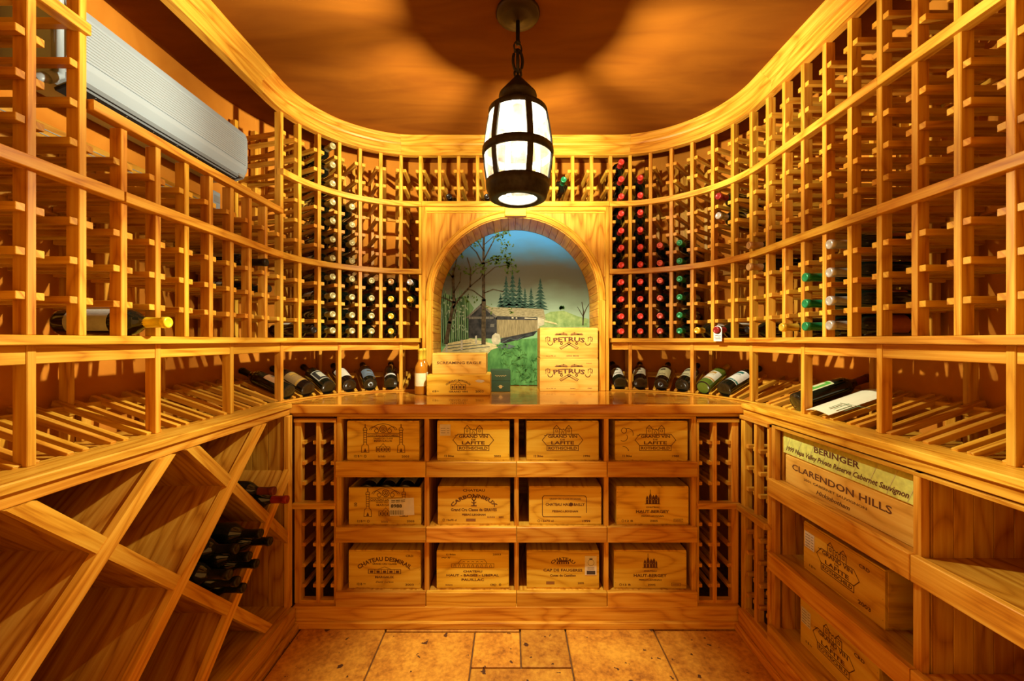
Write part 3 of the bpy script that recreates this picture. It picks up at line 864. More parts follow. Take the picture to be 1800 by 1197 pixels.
CB = [  # px centre x, row, printer, label, lid
    (673.5, 0, pf_lascombes, 'pine wine case stamped with an ornate gateway, top row beside the narrow rack', True),
    (832, 0, pf_lafite('2003', '12 Btles', sticker=True), 'twin-tower stamped wine case with a small white paper sticker, top row', True),
    (989, 0, pf_lafite('1996', '12 Btles'), 'twin-tower stamped wine case without sticker or scribbles, third in the top row', True),
    (1145, 0, pf_lafite('1988', '12 Btles', marks=True), 'twin-tower stamped wine case with scribbled chalk curves, right end of top row', True),
    (676.5, 1, pf_lascombes2, 'open gateway-stamped wine case with a white 8988 sticker, middle row', False),
    (833, 1, pf_carbonnieux, 'pine wine case with arched lettering above a goblet emblem, middle row', True),
    (993.5, 1, pf_haut_bailly, 'pine wine case with lettering in a rounded outline frame, middle row', True),
    (1147, 1, pf_bergey, 'castle-stamped wine case at the right end of the middle row', True),
    (676, 2, pf_desmirail, 'pine wine case with arched outline lettering and CRD mark, bottom row', True),
    (831, 2, pf_bages, 'pine wine case stamped with a long low arcaded house, bottom row', True),
    (989.5, 2, pf_faugeres, 'pine wine case with a grey paper label at its edge, bottom row', True),
    (1143, 2, pf_bergey, 'castle-stamped reddish wine case at the right end of the bottom row', True)]
hs_ = [.178, .172, .172]
for (px, row, pf, lab, lid) in CB:
    yf = CF + .034; x = (px - 900) / 720 * yf - .02
    ang = random.uniform(-.012, .012)
    wine_case(lab, T(x, yf, LIPS[row] - .0034) @ RZ(ang), .324, .33, hs_[row], pf, lid=lid, group='pine wine cases in the bins under the counter')

def pf_petrus(p, w, h, bottom):
    def scroll(x, z, k, sg):
        p.arcline(x, z, .012 * k, -PI / 2, PI, .0022, 8, mi=0); p.line([(x - sg * .012, z + .012), (x - sg * .012, z - .014)], .002)
        p.line([(x, z + .014), (x, z - .008)], .002); p.line([(x + sg * .010, z + .012), (x + sg * .010, z - .016)], .002)
    z0 = h * .56
    p.text('PETRUS', 0, z0, .034, .172, arc=.5, bold=.02)
    for sg in (-1, 1):
        scroll(sg * .118, z0 + .012, 1.0, sg); p.arcline(sg * .104, z0 - .008, .014, PI, 2 * PI, .003)
        p.line([(sg * -.012, z0 - .012), (sg * .044, z0 - .045), (sg * .052, z0 - .035), (sg * .0, z0 - .006)], .0022, True)
        p.line([(sg * -.008, z0 - .012), (sg * .046, z0 - .040)], .0015)
        p.arcline(sg * .042, z0 - .012, .006, 0, 2 * PI, .003, 8)
        p.line([(sg * .012, z0 + .040), (sg * .030, z0 + .046), (sg * .050, z0 + .040), (sg * .072, z0 + .042)], .005, mi=4)
        p.line([(sg * .010, z0 + .034), (sg * .030, z0 + .037), (sg * .075, z0 + .036)], .004, mi=4)
    p.line([(-.08, z0 + .036), (.08, z0 + .036)], .0012, mi=4)
    p.text('6 x 75 cl', -.10, .012, .009, .05); p.text('2003' if bottom else '2003 MISE', .02, .012, .009, .03 if bottom else .07)
    if bottom: p.text('CRD', .115, .012, .010, .025); p.stamp(.112, h - .028, .03, .007)
yf = 2.285; x = (1001 - 900) / 720 * yf - .02
wine_case('scroll-stamped wine case on the counter, lower of the two stacked before the mural', T(x - .004, yf - .012, COUNTER + .0006), .324, .24, .180, lambda p, w, h: pf_petrus(p, w, h, True), PINE_PALE)
wine_case('scroll-stamped wine case on the counter, upper of the two stacked before the mural', T(x - .004, yf - .010, COUNTER + .1815), .322, .24, .172, lambda p, w, h: pf_petrus(p, w, h, False), PINE_PALE)
def pf_margaux(p, w, h):
    p.text('CHATEAU MARGAUX', 0, h * .70, .013, .13, arc=.09, bold=.01)
    pr_house(p, 0, h * .30, .075, .042, n=4); p.text('GRAND VIN', 0, h * .16, .012, .095, bold=.01)
    p.text('6 B', -.122, h * .17, .014, bold=.01); p.text('tles', -.105, h * .2, .008); p.text('2003', .108, h * .16, .015, .042, bold=.01)
    p.area([(.085, .076), (.10, .082), (.128, .080), (.135, .074), (.12, .067), (.098, .069)], 2)
yf = 2.086; x = (805.5 - 900) / 720 * yf - .02
wine_case('long low wine case with an arched stamp, lying on the counter beside the amber bottle', T(x, yf, COUNTER + .0006), .322, .22, .106, pf_margaux, PINE)
yf2 = 2.135; x2 = (807 - 900) / 720 * yf2 - .02
wine_case('small pale wine case with one line of lettering, resting on the lower case', T(x2, yf2, COUNTER + .1075), .280, .15, .108,
          lambda p, w, h: p.text('SCREAMING EAGLE', 0, h * .48, .019, .232, bold=.004), PINE_PALE)
# right wall cases
def case_right(label, X, ynear, yfar, z, d, h, pf, mat=PINE, **k):
    return wine_case(label, T(X, (ynear + yfar) / 2, z) @ RZ(-PI / 2), yfar - ynear, d, h, pf, mat, **k)
def pf_clar(p, w, h):
    p.text('CLARENDON HILLS', -.02, h * .55, .034, .40, hscale=.9); p.text('2001 CABERNET SAUVIGNON', -.03, h * .36, .011, .26)
    p.text('Hickinbotham', -.03, h * .12, .020, .14, shear=.35)
case_right('long pine wine case under the green gift box, in the right wall bins', 1.022, 1.045, 1.560, LIPS[0] - .0034, .18, .110, pf_clar, PINE_PALE)
def pf_lafite6(p, w, h):
    pr_lafite(p, -.01, .085, 1.2); p.text('CRD', .095, .135, .015, .038, bold=.01); p.text('2003', .095, .022, .017, .045, bold=.01); p.text('6 B', -.125, .022, .013); p.text('tles', -.108, .025, .008)
    o = p.off; p.off = .0012; p.rect(-.155, -.108, .083, .140, 2); p.off = .0016
    for z in (.13, .12, .11, .10, .09): p.line([(-.15, z), (-.128, z)], .0014, mi=3); p.line([(-.122, z), (-.113, z)], .0014, mi=3)
    p.off = o
case_right('twin-tower stamped wine case on the middle shelf of the right wall bins', 1.040, 1.165, 1.489, LIPS[1] - .0034, .22, .172, pf_lafite6)
case_right('twin-tower stamped wine case on the bottom shelf of the right wall bins', 1.042, 1.185, 1.509, LIPS[2] - .0034, .22, .172, pf_lafite6)
# gift boxes
GIFT = flat('pale_green_foil_card', (.74, .80, .18), .32, .1, noise=.18, nscale=55)
GIFT_L = flat('gold_line', (.80, .78, .40), .3, .4)
root = thing('gift_box', 'pale green gift box with script lettering lying on a long pine case', 'box', M=T(1.018, 1.305, LIPS[0] - .0034 + .1108) @ RZ(-PI / 2))
lpart('carton', MB().box((0, .09, .0425), (.525, .18, .085), .002), GIFT, root)
p = Print(); p.text('BERINGER', -.01, .044, .028, .185, bold=.008); p.text('1999 Napa Valley Private Reserve Cabernet Sauvignon', -.005, .014, .024, .48, shear=.4, bold=.004)
for i in range(9):
    x = -.25 + i * .06
    p.line([(x, .004), (x + .035, .082)], .0012, mi=1)
tag(lpart('lettering', p, [INK, GIFT_L], root), kind='stuff')
p = Print(); p.text('PRIVATE', .03, .05, .016, .07, bold=.01, mi=0); p.text('RESERVE', .03, .03, .010, .06)
tag(lpart('end_lettering', p, [INK], root, T(.2625, .09, 0) @ RZ(PI / 2)), kind='stuff')
GREENBOX = flat('dark_green_card', (.02, .06, .028), .45, noise=.15)
GOLDINK = flat('gold_print', (.62, .48, .18), .4, .4)
yf = 2.245; x = (880 - 900) / 720 * yf - .02
root = thing('gift_box', 'small dark green gift box with gold print standing on the counter', 'box', (x, yf, COUNTER + .0006), .05)
lpart('carton', MB().box((0, .055, .029), (.107, .11, .058), .002), GREENBOX, root)
lpart('lid', MB().box((0, .055, .0895), (.109, .112, .061), .002), GREENBOX, root)
p = Print(.0015); p.line([(-.030 + .004 * i, .088 + .004 * math.sin(i * 1.9)) for i in range(16)], .0014); p.area([(-.008, .022), (0, .018), (.008, .022), (.009, .034), (0, .038), (-.009, .034)]); p.line([(-.014, .03), (.014, .03)], .002)
tag(lpart('gold_print', p, [GOLDINK], root), kind='stuff')

# ------------------------------------------------------------------ bottles
BR = .0375
PROF = [(0, .004), (.030, .0), (.0365, .004), (BR, .010), (BR, .185), (.0362, .198), (.030, .212), (.021, .224), (.0155, .236), (.0140, .250), (.0138, .283), (.0155, .285), (.0155, .298), (.010, .300), (0, .300)]
CAPS = [(.0152, .238), (.0148, .252), (.0146, .284), (.0163, .2855), (.0163, .299), (.0150, .3018), (.0105, .3018), (.0095, .3010), (0, .3010)]
BASE = [(0, .007), (.018, .006), (.026, .0015), (.031, -.0003), (.0365, .0037)]
BODY_ME = {}
def body_mesh(mat):
    if mat.name not in BODY_ME: BODY_ME[mat.name] = MB().lathe(PROF, 22).mesh('glass_body', mat)
    return BODY_ME[mat.name]
FOIL = {}
def foil(name, col, rough=.3, metal=.25):
    if name not in FOIL:
        mt = flat('foil_' + name, col, rough, metal)
        FOIL[name] = MB().lathe(CAPS, 18).mesh('capsule', mt)
    return FOIL[name]
foil('red', (.72, .045, .030), .4, .1); foil('pale red', (.62, .10, .07)); foil('green', (.012, .22, .075)); foil('gold', (.80, .55, .05), .25, .5)
foil('silver', (.62, .62, .58), .25, .5); foil('black', (.012, .011, .010)); foil('tan', (.50, .28, .10)); foil('pale gold', (.40, .37, .16), .35, .3)
foil('yellow', (.92, .74, .03), .3, .2); foil('brown', (.16, .03, .015)); foil('dark red', (.30, .02, .02))
LABM = {}
def label_mesh(name, col, z0=.060, z1=.150, half=1.15, art=0):
    key = (name, art)
    if key not in LABM:
        mt = flat('label_' + name, col, .6, noise=.08, nscale=80)
        mb = MB().lathe([(BR + .0004, z0), (BR + .0004, z1)], 10, a0=-half + PI / 2, a1=half + PI / 2)
        def strip(za, zb, h, mi, lift=.0008): mb.lathe([(BR + lift, za), (BR + lift, zb)], 8, a0=-h + PI / 2, a1=h + PI / 2, mi=mi)
        if art == 1:
            strip(z0 + .010, z0 + .013, .8, 1); strip(z1 - .035, z1 - .015, .35, 1); strip(z0 + .022, z0 + .028, .55, 1)
        if art == 2:
            strip(z0 + .004, z0 + .016, half, 1); strip(z1 - .030, z1 - .012, .5, 1); strip(z1 - .045, z1 - .041, .5, 1)
        if art == 3:
            strip(z0 + .006, z1 - .006, half - .14, 1, .0007); strip(z0 + .022, z1 - .02, .4, 0, .0010)
        ink2 = flat('label_mark_' + name + str(art), {1: (.10, .08, .05), 2: (.50, .28, .04), 3: (.03, .03, .03)}.get(art, (.1, .1, .1)), .6)
        if name == 'teal band': ink2 = flat('label_teal', (.03, .16, .15), .6)
        if name == 'green print': ink2 = flat('label_green', (.10, .40, .05), .6)
        LABM[key] = mb.mesh('paper_label', [mt, ink2])
    return LABM[key]
PUNT = MB().lathe(BASE, 22).mesh('punt', flat('punt_glass', (.012, .012, .008), .12, coat=.5))
def axis_matrix(origin, axis, up):
    """local z along axis, local y towards up"""
    z = Vector(axis).normalized(); y = Vector(up); y = (y - z * y.dot(z)).normalized(); x = y.cross(z)
    return Matrix(((x.x, y.x, z.x, origin[0]), (x.y, y.y, z.y, origin[1]), (x.z, y.z, z.z, origin[2]), (0, 0, 0, 1)))
def bottle(label, M, cap, lab=None, glass=BOTTLE, group=None, punt=False, scale=1.0):
    if scale != 1.0: M = M @ Matrix.Scale(scale, 4)
    root = thing('wine_bottle', label, 'bottle', M=M, group=group)
    lpart('glass_body', body_mesh(glass), None, root)
    if cap: lpart('capsule', FOIL[cap], None, root)
    if lab is not None: lpart('paper_label', lab, None, root)
    if punt: lpart('punt', PUNT, None, root)
    return root
AX_UP = math.sqrt(BR ** 2 - (PITCH / 2 - .0275) ** 2)
L_WHITE = label_mesh('white', (.75, .72, .62), .05, .14, 1.0, 1)
def racked(side, j, row, cap, label, group, lab=L_WHITE, glass=BOTTLE, tip=-.034):
    f = frame((SK(j) + SK(j + 1)) / 2, side)
    z = rowz(row) - .0010 + AX_UP + .0006 + (.0125 if row == 0 else 0)
    o = f @ Vector((0, tip + .3018, z)); d = f.to_3x3() @ Vector((0, -1, 0))
    roll = random.uniform(-1.2, 1.2)
    M = axis_matrix(o, d, (0, 0, 1)) @ RZ(roll)
    return bottle(label, M, cap, lab, glass, group)
def rl(cap, side, col, row):
    where = 'lying on the ledge' if row == 0 else ('%s up from the ledge' % ORD[row + 1])
    return '%s-capped bottle, %s rack column %s of mural, %s' % (cap, ORD[col + 1], 'right' if side > 0 else 'left', where)
for r in range(11): racked(1, 0, r, 'red', rl('red', 1, 0, r), 'red-capped bottles right of the mural')
for r in range(10): racked(1, 1, r, 'red', rl('red', 1, 1, r), 'red-capped bottles right of the mural')
for r in range(6): racked(1, 2, r, 'pale red', rl('pale-red', 1, 2, r), 'red-capped bottles right of the mural')
for r in range(6): racked(1, 3, r, 'green', rl('green', 1, 3, r), 'green-capped bottles right of the mural')
racked(1, 4, 0, 'gold', rl('gold', 1, 4, 0), 'bottles along the right ledge', tip=-.055)
racked(1, 5, 0, 'dark red', 'dark red-capped bottle on the right ledge wearing a white paper tag', 'bottles along the right ledge', tip=-.05)
racked(1, 6, 0, 'black', 'dark bottle pushed back on the right ledge beside the tagged bottle', 'bottles along the right ledge', tip=.03)
racked(1, 5, 7, 'dark red', rl('red', 1, 5, 7), 'scattered bottles high in the right corner rack')
racked(1, 5, 6, 'silver', rl('silver', 1, 5, 6), 'scattered bottles high in the right corner rack')
for r in (3, 4): racked(1, 7, r, 'tan', rl('tan', 1, 7, r), 'tan-capped bottles on the right wall', tip=-.05)
racked(1, 9, 0, 'gold', 'gold-capped bottle on the right ledge beside three green-capped ones', 'bottles along the right ledge', tip=-.045)
for r in (0, 1, 2): racked(1, 10, r, 'green', rl('green', 1, 10, r), 'green-capped bottles on the right wall', tip=-.03)
for r in (0, 1, 2, 3): racked(1, 11, r, 'silver', rl('silver', 1, 11, r), 'silver-capped bottles on the right wall', lab=label_mesh('orange', (.50, .13, .03), .06, .15, 1.2, 0), tip=-.025)
for r in range(11): racked(-1, 4, r, 'pale gold', rl('pale-gold', -1, 4, r), 'pale-gold-capped bottles left of the mural')
for r in range(8): racked(-1, 3, r, 'pale gold', rl('pale-gold', -1, 3, r), 'pale-gold-capped bottles left of the mural')
for r in range(4): racked(-1, 2, r, 'pale gold', rl('pale-gold', -1, 2, r), 'pale-gold-capped bottles left of the mural')
for r in range(3): racked(-1, 1, r, 'gold', rl('gold', -1, 1, r), 'gold-capped bottles left of the mural')
racked(-1, 1, 3, 'tan', rl('tan', -1, 1, 3), 'gold-capped bottles left of the mural')
racked(-1, 0, 3, 'silver', rl('silver', -1, 0, 3), 'bottles beside the mural panel'); racked(-1, 0, 2, 'gold', rl('gold', -1, 0, 2), 'bottles beside the mural panel')
racked(-1, 5, 0, 'black', rl('black', -1, 5, 0), 'dark bottles in the left racks')
racked(-1, 8, 3, 'black', 'black-capped bottle alone in the half-height rack on the left wall', 'dark bottles in the left racks')
racked(-1, 7, 2, 'black', 'dark bottle set back in the half-height rack near the corner post', 'dark bottles in the left racks', tip=.02)
racked(-1, 13, 0, 'yellow', 'large yellow-capped bottle with silver label on the left ledge', 'dark bottles in the left racks', lab=label_mesh('silver', (.62, .62, .60), .04, .16, 1.5, 0), tip=-.075)
# above the mural
for (i, row, cap, lab, tip) in ((2, 9, 'green', 'green-capped bottle in the low rack above the mural, behind the lantern', -.03),
                                (-4, 8, 'black', 'dark bottle in the low rack above the mural, near its left end', -.002), (-2, 8, 'black', 'dark bottle in the low rack above the mural, left of the lantern', -.002)):
    z = RA + .0075 + BR if row == 8 else rowz(row) - .001 + AX_UP + .0006
    bottle(lab, axis_matrix(((i + .5) * PITCH, YB + tip + .3018, z), (0, -1, 0), (0, 0, 1)), cap, None, BOTTLE, 'bottles in the low rack above the mural')
# display bottles: base to the room, neck up and back
def display(side, j, lab, label, glass=BOTTLE, cap='black', off=.0):
    f = frame((SK(j) + SK(j + 1)) / 2, side)
    ax = Vector((0, math.cos(CR_T), math.sin(CR_T))); nrm = Vector((0, -math.sin(CR_T), math.cos(CR_T)))
    lift = .009 + math.sqrt(BR ** 2 - .028 ** 2) + .0008
    o = Vector((0, .014, SILL - .003)) + ax * (.006 + off) + nrm * lift
    o = f @ o; d = f.to_3x3() @ ax; up = f.to_3x3() @ nrm
    return bottle(label, axis_matrix(o, d, up) @ RZ(random.uniform(-.3, .3)), cap, lab, glass, 'bottles lying on the slanted display shelves', True)
display(-1, 6, label_mesh('rust', (.34, .16, .06), .05, .14, 1.1, 1), 'dark display bottle with a rust label behind the left corner post', cap='black')
display(-1, 5, label_mesh('gold banded', (.30, .18, .06), .045, .15, 1.3, 2), 'display bottle with brown and gold banded label, left corner', BOTTLE_B)
display(-1, 4, label_mesh('framed', (.55, .55, .42), .045, .145, 1.0, 3), 'display bottle with black label in a pale frame, left corner')
display(-1, 3, label_mesh('cream', (.80, .76, .60), .06, .165, 1.2, 0), 'display bottle with plain cream label beside the post left of mural', BOTTLE_B)
display(-1, 2, label_mesh('slate', (.16, .22, .30), .045, .14, 1.2, 1), 'display bottle with slate blue label left of the mural')
display(-1, 1, label_mesh('white band', (.72, .72, .66), .05, .07, 1.4, 0), 'display bottle with a narrow white band next to the amber bottle')
display(1, 0, label_mesh('white', (.75, .72, .62), .05, .14, 1.0, 1), 'display bottle squeezed between mural panel and first post on the right')
display(1, 1, label_mesh('ivory', (.72, .68, .48), .065, .15, 1.1, 1), 'display bottle with ivory label just right of the first post', BOTTLE_B)
display(1, 2, label_mesh('lemon', (.75, .72, .38), .05, .16, 1.3, 1), 'display bottle with lemon label in the middle, right of the mural', BOTTLE_B)
display(1, 3, label_mesh('pale lemon', (.70, .68, .40), .06, .16, 1.2, 1), 'display bottle with pale lemon label left of the second post on the right')
display(1, 4, label_mesh('estate', (.72, .72, .60), .045, .145, 1.2, 2), 'clear green display bottle with white estate label, right corner', GREENGLASS, 'gold')
display(1, 5, label_mesh('teal band', (.74, .74, .68), .05, .165, 1.3, 2), 'dark display bottle with white label and teal bands, right corner')
display(1, 9, label_mesh('green print', (.62, .66, .36), .06, .15, .8, 3), 'single dark display bottle with green label on the right wall', BOTTLE, 'brown', .004)
# bottles in the diamond bins
def bin_bottle(node, i, j, cap, label, tipx=-.925):
    r = BR + .0008
    e1 = Vector((0, 1, 1)).normalized(); e2 = Vector((0, -1, 1)).normalized()
    c = Vector((0, node[0], node[1])) + e1 * (r + .0185 + 2 * r * i) + e2 * (r + .0185 + 2 * r * j)
    o = (tipx - .3018, c.y, c.z)
    bottle(label, axis_matrix(o, (1, 0, 0), (0, 0, 1)) @ RZ(random.uniform(-2, 2)), cap, L_WHITE, BOTTLE, 'bottles stacked in the diamond bins')
D_ = (1.415, .325); E_ = (1.635, .545)
for (i, j) in ((0, 0), (1, 0), (2, 0), (0, 1), (1, 1), (2, 1), (0, 2), (1, 2)):
    lab = 'black-capped bottle in the diamond bin, %s along the rising board, %s layer' % (ORD[i + 1], ['bottom', 'middle', 'upper'][j])
    bin_bottle(D_, i, j, 'black', lab, -.925 + random.uniform(-.02, .01))
bin_bottle(E_, 0, 0, 'dark red', 'red-brown-capped bottle low in the upper diamond bin by the corner', -.915)
bin_bottle(E_, 0, 1, 'brown', 'brown-capped bottle in the upper diamond bin resting above its neighbour', -.935)
# bottles lying in the open case
xo = (676.5 - 900) / 720 * (CF + .034) - .02
for q, dx in enumerate((-.09, .0, .085)):
    bottle('dark bottle lying in the open wine case, %s' % ['left end', 'middle one', 'right end'][q],
           axis_matrix((xo + dx, CF + .048, LIPS[1] + .172 - .035), (.0, 1, .0), (0, 0, 1)), 'black', L_WHITE, BOTTLE, 'bottles in the open wine case')
# amber half bottles on the counter
SP = [(0, .004), (.026, .0), (.0305, .004), (.031, .010), (.031, .130), (.029, .143), (.0215, .158), (.0145, .172), (.0130, .185), (.0128, .222), (.0142, .224), (.0142, .236), (0, .238)]
SC = [(.0140, .182), (.0136, .195), (.0134, .223), (.0150, .225), (.0150, .237), (.0135, .2395), (0, .2395)]
m_am = MB().lathe(SP, 22).mesh('glass_body', AMBER); m_ac = MB().lathe(SC, 18).mesh('capsule', flat('foil_bright_gold', (.85, .66, .06), .25, .5))
m_al = MB().lathe([(.0314, .045), (.0314, .112)], 10, a0=-PI / 2 - 1.2, a1=-PI / 2 + 1.2).mesh('paper_label', flat('label_sauternes', (.82, .78, .48), .6, noise=.1, nscale=90))
for (x, y, lab) in (((739.5 - 900) / 720 * 2.145 - .02, 2.145, 'small amber wine bottle with gold capsule standing on the counter'),
                    ((748.5 - 900) / 720 * 2.27 - .02, 2.222, 'second amber bottle half hidden behind the first on the counter')):
    r = thing('wine_bottle', lab, 'bottle', (x, y, COUNTER + .0006), group='amber bottles on the counter')
    lpart('glass_body', m_am, None, r); lpart('capsule', m_ac, None, r); lpart('paper_label', m_al, None, r)
# paper tag and leaflet
f = frame((SK(5) + SK(6)) / 2, 1)
root = thing('paper_tag', 'white printed paper tag hung on a dark red bottle neck, right ledge', 'tag', M=f @ T(.006, -.043, LEDGE + .015))
tg = MB()
ring = [(.0185 * math.cos(a), .0185 * math.sin(a)) for a in [2 * PI * i / 16 for i in range(16)]]
out = [(-.021, 0.035)] * 0
outer = []
for i in range(16):
    a = 2 * PI * i / 16; r = .024 if math.sin(a) >= 0 else .022 / max(abs(math.cos(a)), abs(math.sin(a)) * .42)
    outer.append((max(-.022, min(.022, r * math.cos(a))), .022 + r * math.sin(a)))
ringz = [(x, .022 + z) for x, z in ring]
rings = [[(x, 0, z) for x, z in outer], [(x, 0, z) for x, z in ringz], [(x, .0006, z) for x, z in ringz], [(x, .0006, z) for x, z in outer]]
for k in range(16):
    k2 = (k + 1) % 16
    for a, b in ((0, 1), (1, 2), (2, 3), (3, 0)):
        base = len(tg.v); tg.v += [rings[a][k], rings[a][k2], rings[b][k2], rings[b][k]]; tg.face(range(base, base + 4))
lpart('card', tg, flat('tag_card', (.86, .85, .80), .7), root)
p = Print(.0006)
p.line([(-.014, -.004), (-.004, -.002), (.006, -.005), (.016, -.003)], .0022); p.line([(-.016, -.012), (.015, -.011)], .0016); p.line([(-.012, -.019), (.016, -.018)], .0016); p.line([(-.010, .043), (.010, .043)], .0016)
tag(lpart('tag_print', p, [PAPER_INK], root), kind='stuff')
f = frame((SK(10) + SK(11)) / 2 + .02, 1)
root = thing('leaflet', 'folded printed paper leaflet lying on the slats beside the green-label bottle', 'leaflet', M=f @ T(.0, .0, SILL + .018) @ Matrix.Rotation(CR_T, 4, 'X'))
lf = MB()
R_l = .012
prof_pts = [(-.055, 0.0), (-.03, .006), (0, .010), (.03, .006), (.055, .0)]
rings = [[(x, y, z) for x, z in prof_pts] + [(x, y, z - .0012) for x, z in prof_pts[::-1]] for y in (.0, .23)]
lf.loft(rings, True, True)
lpart('sheet', lf, flat('leaflet_paper', (.78, .76, .55), .6), root)
p = Print()
for q in range(4): p.line([(.01 + .022 * q, -.03), (.01 + .022 * q, .012 + .012 * (q % 2))], .0035)
p.line([(.0, .02), (.12, .02)], .002)
lpart('leaflet_print', p, [flat('leaflet_ink', (.12, .22, .10), .7)], root, T(0.015, .06, .0105) @ Matrix.Rotation(-PI / 2, 4, 'X'))

# ------------------------------------------------------------------ arched panel with the mural
AR, ASP = .468, CAMZ + .227          # opening radius and springing height
PT = RA - .014                        # panel top
root = thing('arched_panel', 'wooden panel with an arched niche framing the painted mural', 'panel', (0, YB, COUNTER))
def arch_pts(r, n=28): return [(r * math.cos(PI * i / n), ASP + r * math.sin(PI * i / n)) for i in range(n + 1)]
pm = MB()
n = 28; inner = arch_pts(AR, n)
outerp = []
for i in range(n + 1):
    a = PI * i / n; c, s_ = math.cos(a), math.sin(a)
    H = PT - ASP; Wd = .5245
    t = min(Wd / abs(c) if abs(c) > 1e-6 else 9, H / s_ if s_ > 1e-6 else 9)
    outerp.append((t * c, ASP + t * s_))
inner = [(AR, COUNTER)] + inner + [(-AR, COUNTER)]; outerp = [(.5245, COUNTER)] + outerp + [(-.5245, COUNTER)]
# keep true corners on the outer outline
rings = []
for (a, b) in zip(inner, outerp):
    rings.append([(a[0], YB + .006, a[1]), (b[0], YB + .006, b[1]), (b[0], YB + .024, b[1]), (a[0], YB + .024, a[1])])
pm.loft(rings, True, True); pm.uv = [[(pm.v[i][2], pm.v[i][0]) for i in f_] for f_ in pm.f]
wpart('spandrel_board', pm, WOOD_P, root)
for sg in (-1, 1):
    wpart('corner_fill', MB().box((sg * .509, YB + .016, PT - .03), (.03, .014, .06), 0, grain=2), WOOD_P, root)
    wpart('stile', MB().box((sg * .5145, YB + .001, (COUNTER + PT) / 2), (.020, .014, PT - COUNTER), .002), WOOD, root)
    wpart('stile_bead', MB().box((sg * .502, YB + .004, (ASP + PT) / 2 + .06), (.007, .008, PT - ASP - .14), .002), WOOD, root)
    wpart('jamb_moulding', MB().box((sg * (AR + .018), YB - .002, (COUNTER + ASP) / 2), (.034, .022, ASP - COUNTER), .003), WOOD, root)
wpart('top_stile', MB().box((0, YB + .001, PT - .012), (1.02, .014, .022), .002), WOOD, root)
wpart('top_bead', MB().box((0, YB + .004, PT - .030), (1.0, .008, .007), .002), WOOD, root)
for (r0, r1, d0, nm) in ((AR + .001, AR + .022, -.010, 'arch_moulding'), (AR + .022, AR + .034, -.018, 'arch_bead')):
    mb = MB(); rr = []
    for (a, b) in zip(arch_pts(r0, 36), arch_pts(r1, 36)):
        rr.append([(a[0], YB + d0, a[1]), (b[0], YB + d0 + .003, b[1]), (b[0], YB + .006, b[1]), (a[0], YB + .006, a[1])])
    mb.loft(rr, True, True); wpart(nm, mb, WOOD, root)
wpart('keystone', MB().box((0, YB - .014, ASP + AR + .020), (.122, .034, .048), .003), WOOD, root)
# staves lining the niche
ND = .258
stv = 34
me_st = MB().box((0, ND / 2, 0), (.007, ND, PI * AR / stv - .0016), .0012).mesh('stave', WOOD)
for i in range(stv):
    a = PI * (i + .5) / stv
    M = T(AR * math.cos(a), YB + .008, ASP + AR * math.sin(a)) @ Matrix.Rotation(-a, 4, 'Y')
    wpart('stave', me_st, None, root, M)
nj = 11; hj = (ASP - COUNTER) / nj
me_sj = MB().box((0, ND / 2, 0), (.007, ND, hj - .0016), .0012).mesh('stave', WOOD)
for sg in (-1, 1):
    for i in range(nj):
        wpart('stave', me_sj, None, root, T(sg * AR, YB + .008, COUNTER + hj * (i + .5)))

# the mural itself: a flat painting at the back of the niche
def painted(name, c1, c2, scale=30.0, stretch=(1, 1, 1)):
    c1 = tuple(v * .80 for v in c1); c2 = tuple(v * .98 for v in c2)
    mt, nt, b = new_mat(name)
    tc = N(nt, 'ShaderNodeTexCoord'); mp = N(nt, 'ShaderNodeMapping'); mp.inputs['Scale'].default_value = stretch
    nz = N(nt, 'ShaderNodeTexNoise'); nz.inputs['Scale'].default_value = scale; nz.inputs['Detail'].default_value = 5
    nt.links.new(tc.outputs['Object'], mp.inputs[0]); nt.links.new(mp.outputs[0], nz.inputs['Vector'])
    nt.links.new(ramp(nt, nz.outputs[0], [(.32, c1), (.68, c2)]), b.inputs['Base Color']); b.inputs['Roughness'].default_value = .6; b.inputs['Specular IOR Level'].default_value = .06
    return mt
YM = YB + .2735
def mural_base():
    mt, nt, b = new_mat('painted_sky_and_meadow')
    tc = N(nt, 'ShaderNodeTexCoord'); sp = N(nt, 'ShaderNodeSeparateXYZ'); nt.links.new(tc.outputs['Object'], sp.inputs[0])
    nz = N(nt, 'ShaderNodeTexNoise'); nz.inputs['Scale'].default_value = 3.2; nz.inputs['Detail'].default_value = 6
    mp = N(nt, 'ShaderNodeMapping'); mp.inputs['Scale'].default_value = (1, 1, 2.2); nt.links.new(tc.outputs['Object'], mp.inputs[0]); nt.links.new(mp.outputs[0], nz.inputs['Vector'])
    h = math_node(nt, 'ADD', sp.outputs[2], math_node(nt, 'MULTIPLY', math_node(nt, 'SUBTRACT', nz.outputs[0], .5), .22))
    c = ramp(nt, h, [(q, tuple(1.7 * v for v in k)) for q, k in [(.0, (.03, .12, .05)), (.14, (.06, .22, .07)), (.24, (.10, .26, .10)), (.33, (.13, .23, .12)), (.44, (.16, .24, .18)), (.53, (.10, .145, .105)),
                     (.64, (.068, .072, .050)), (.74, (.070, .074, .060)), (.82, (.045, .11, .18)), (.90, (.035, .15, .34)), (1.0, (.035, .14, .32))]])
    nt.links.new(c, b.inputs['Base Color']); b.inputs['Roughness'].default_value = .6; b.inputs['Specular IOR Level'].default_value = .06
    return mt
mural = thing('mural', 'painted mural of a covered wooden bridge with tall trees in the arched niche', 'painting', (0, YM, COUNTER))
mb = MB()
ol = [(.466, COUNTER + .002)] + [(x * .996, ASP + (z - ASP) * .996) for x, z in arch_pts(AR, 40)] + [(-.466, COUNTER + .002)]
fr = [(x, 0, z - COUNTER) for x, z in ol]; bk = [(x, .012, z - COUNTER) for x, z in ol]
mb.loft([fr, bk], True, True)
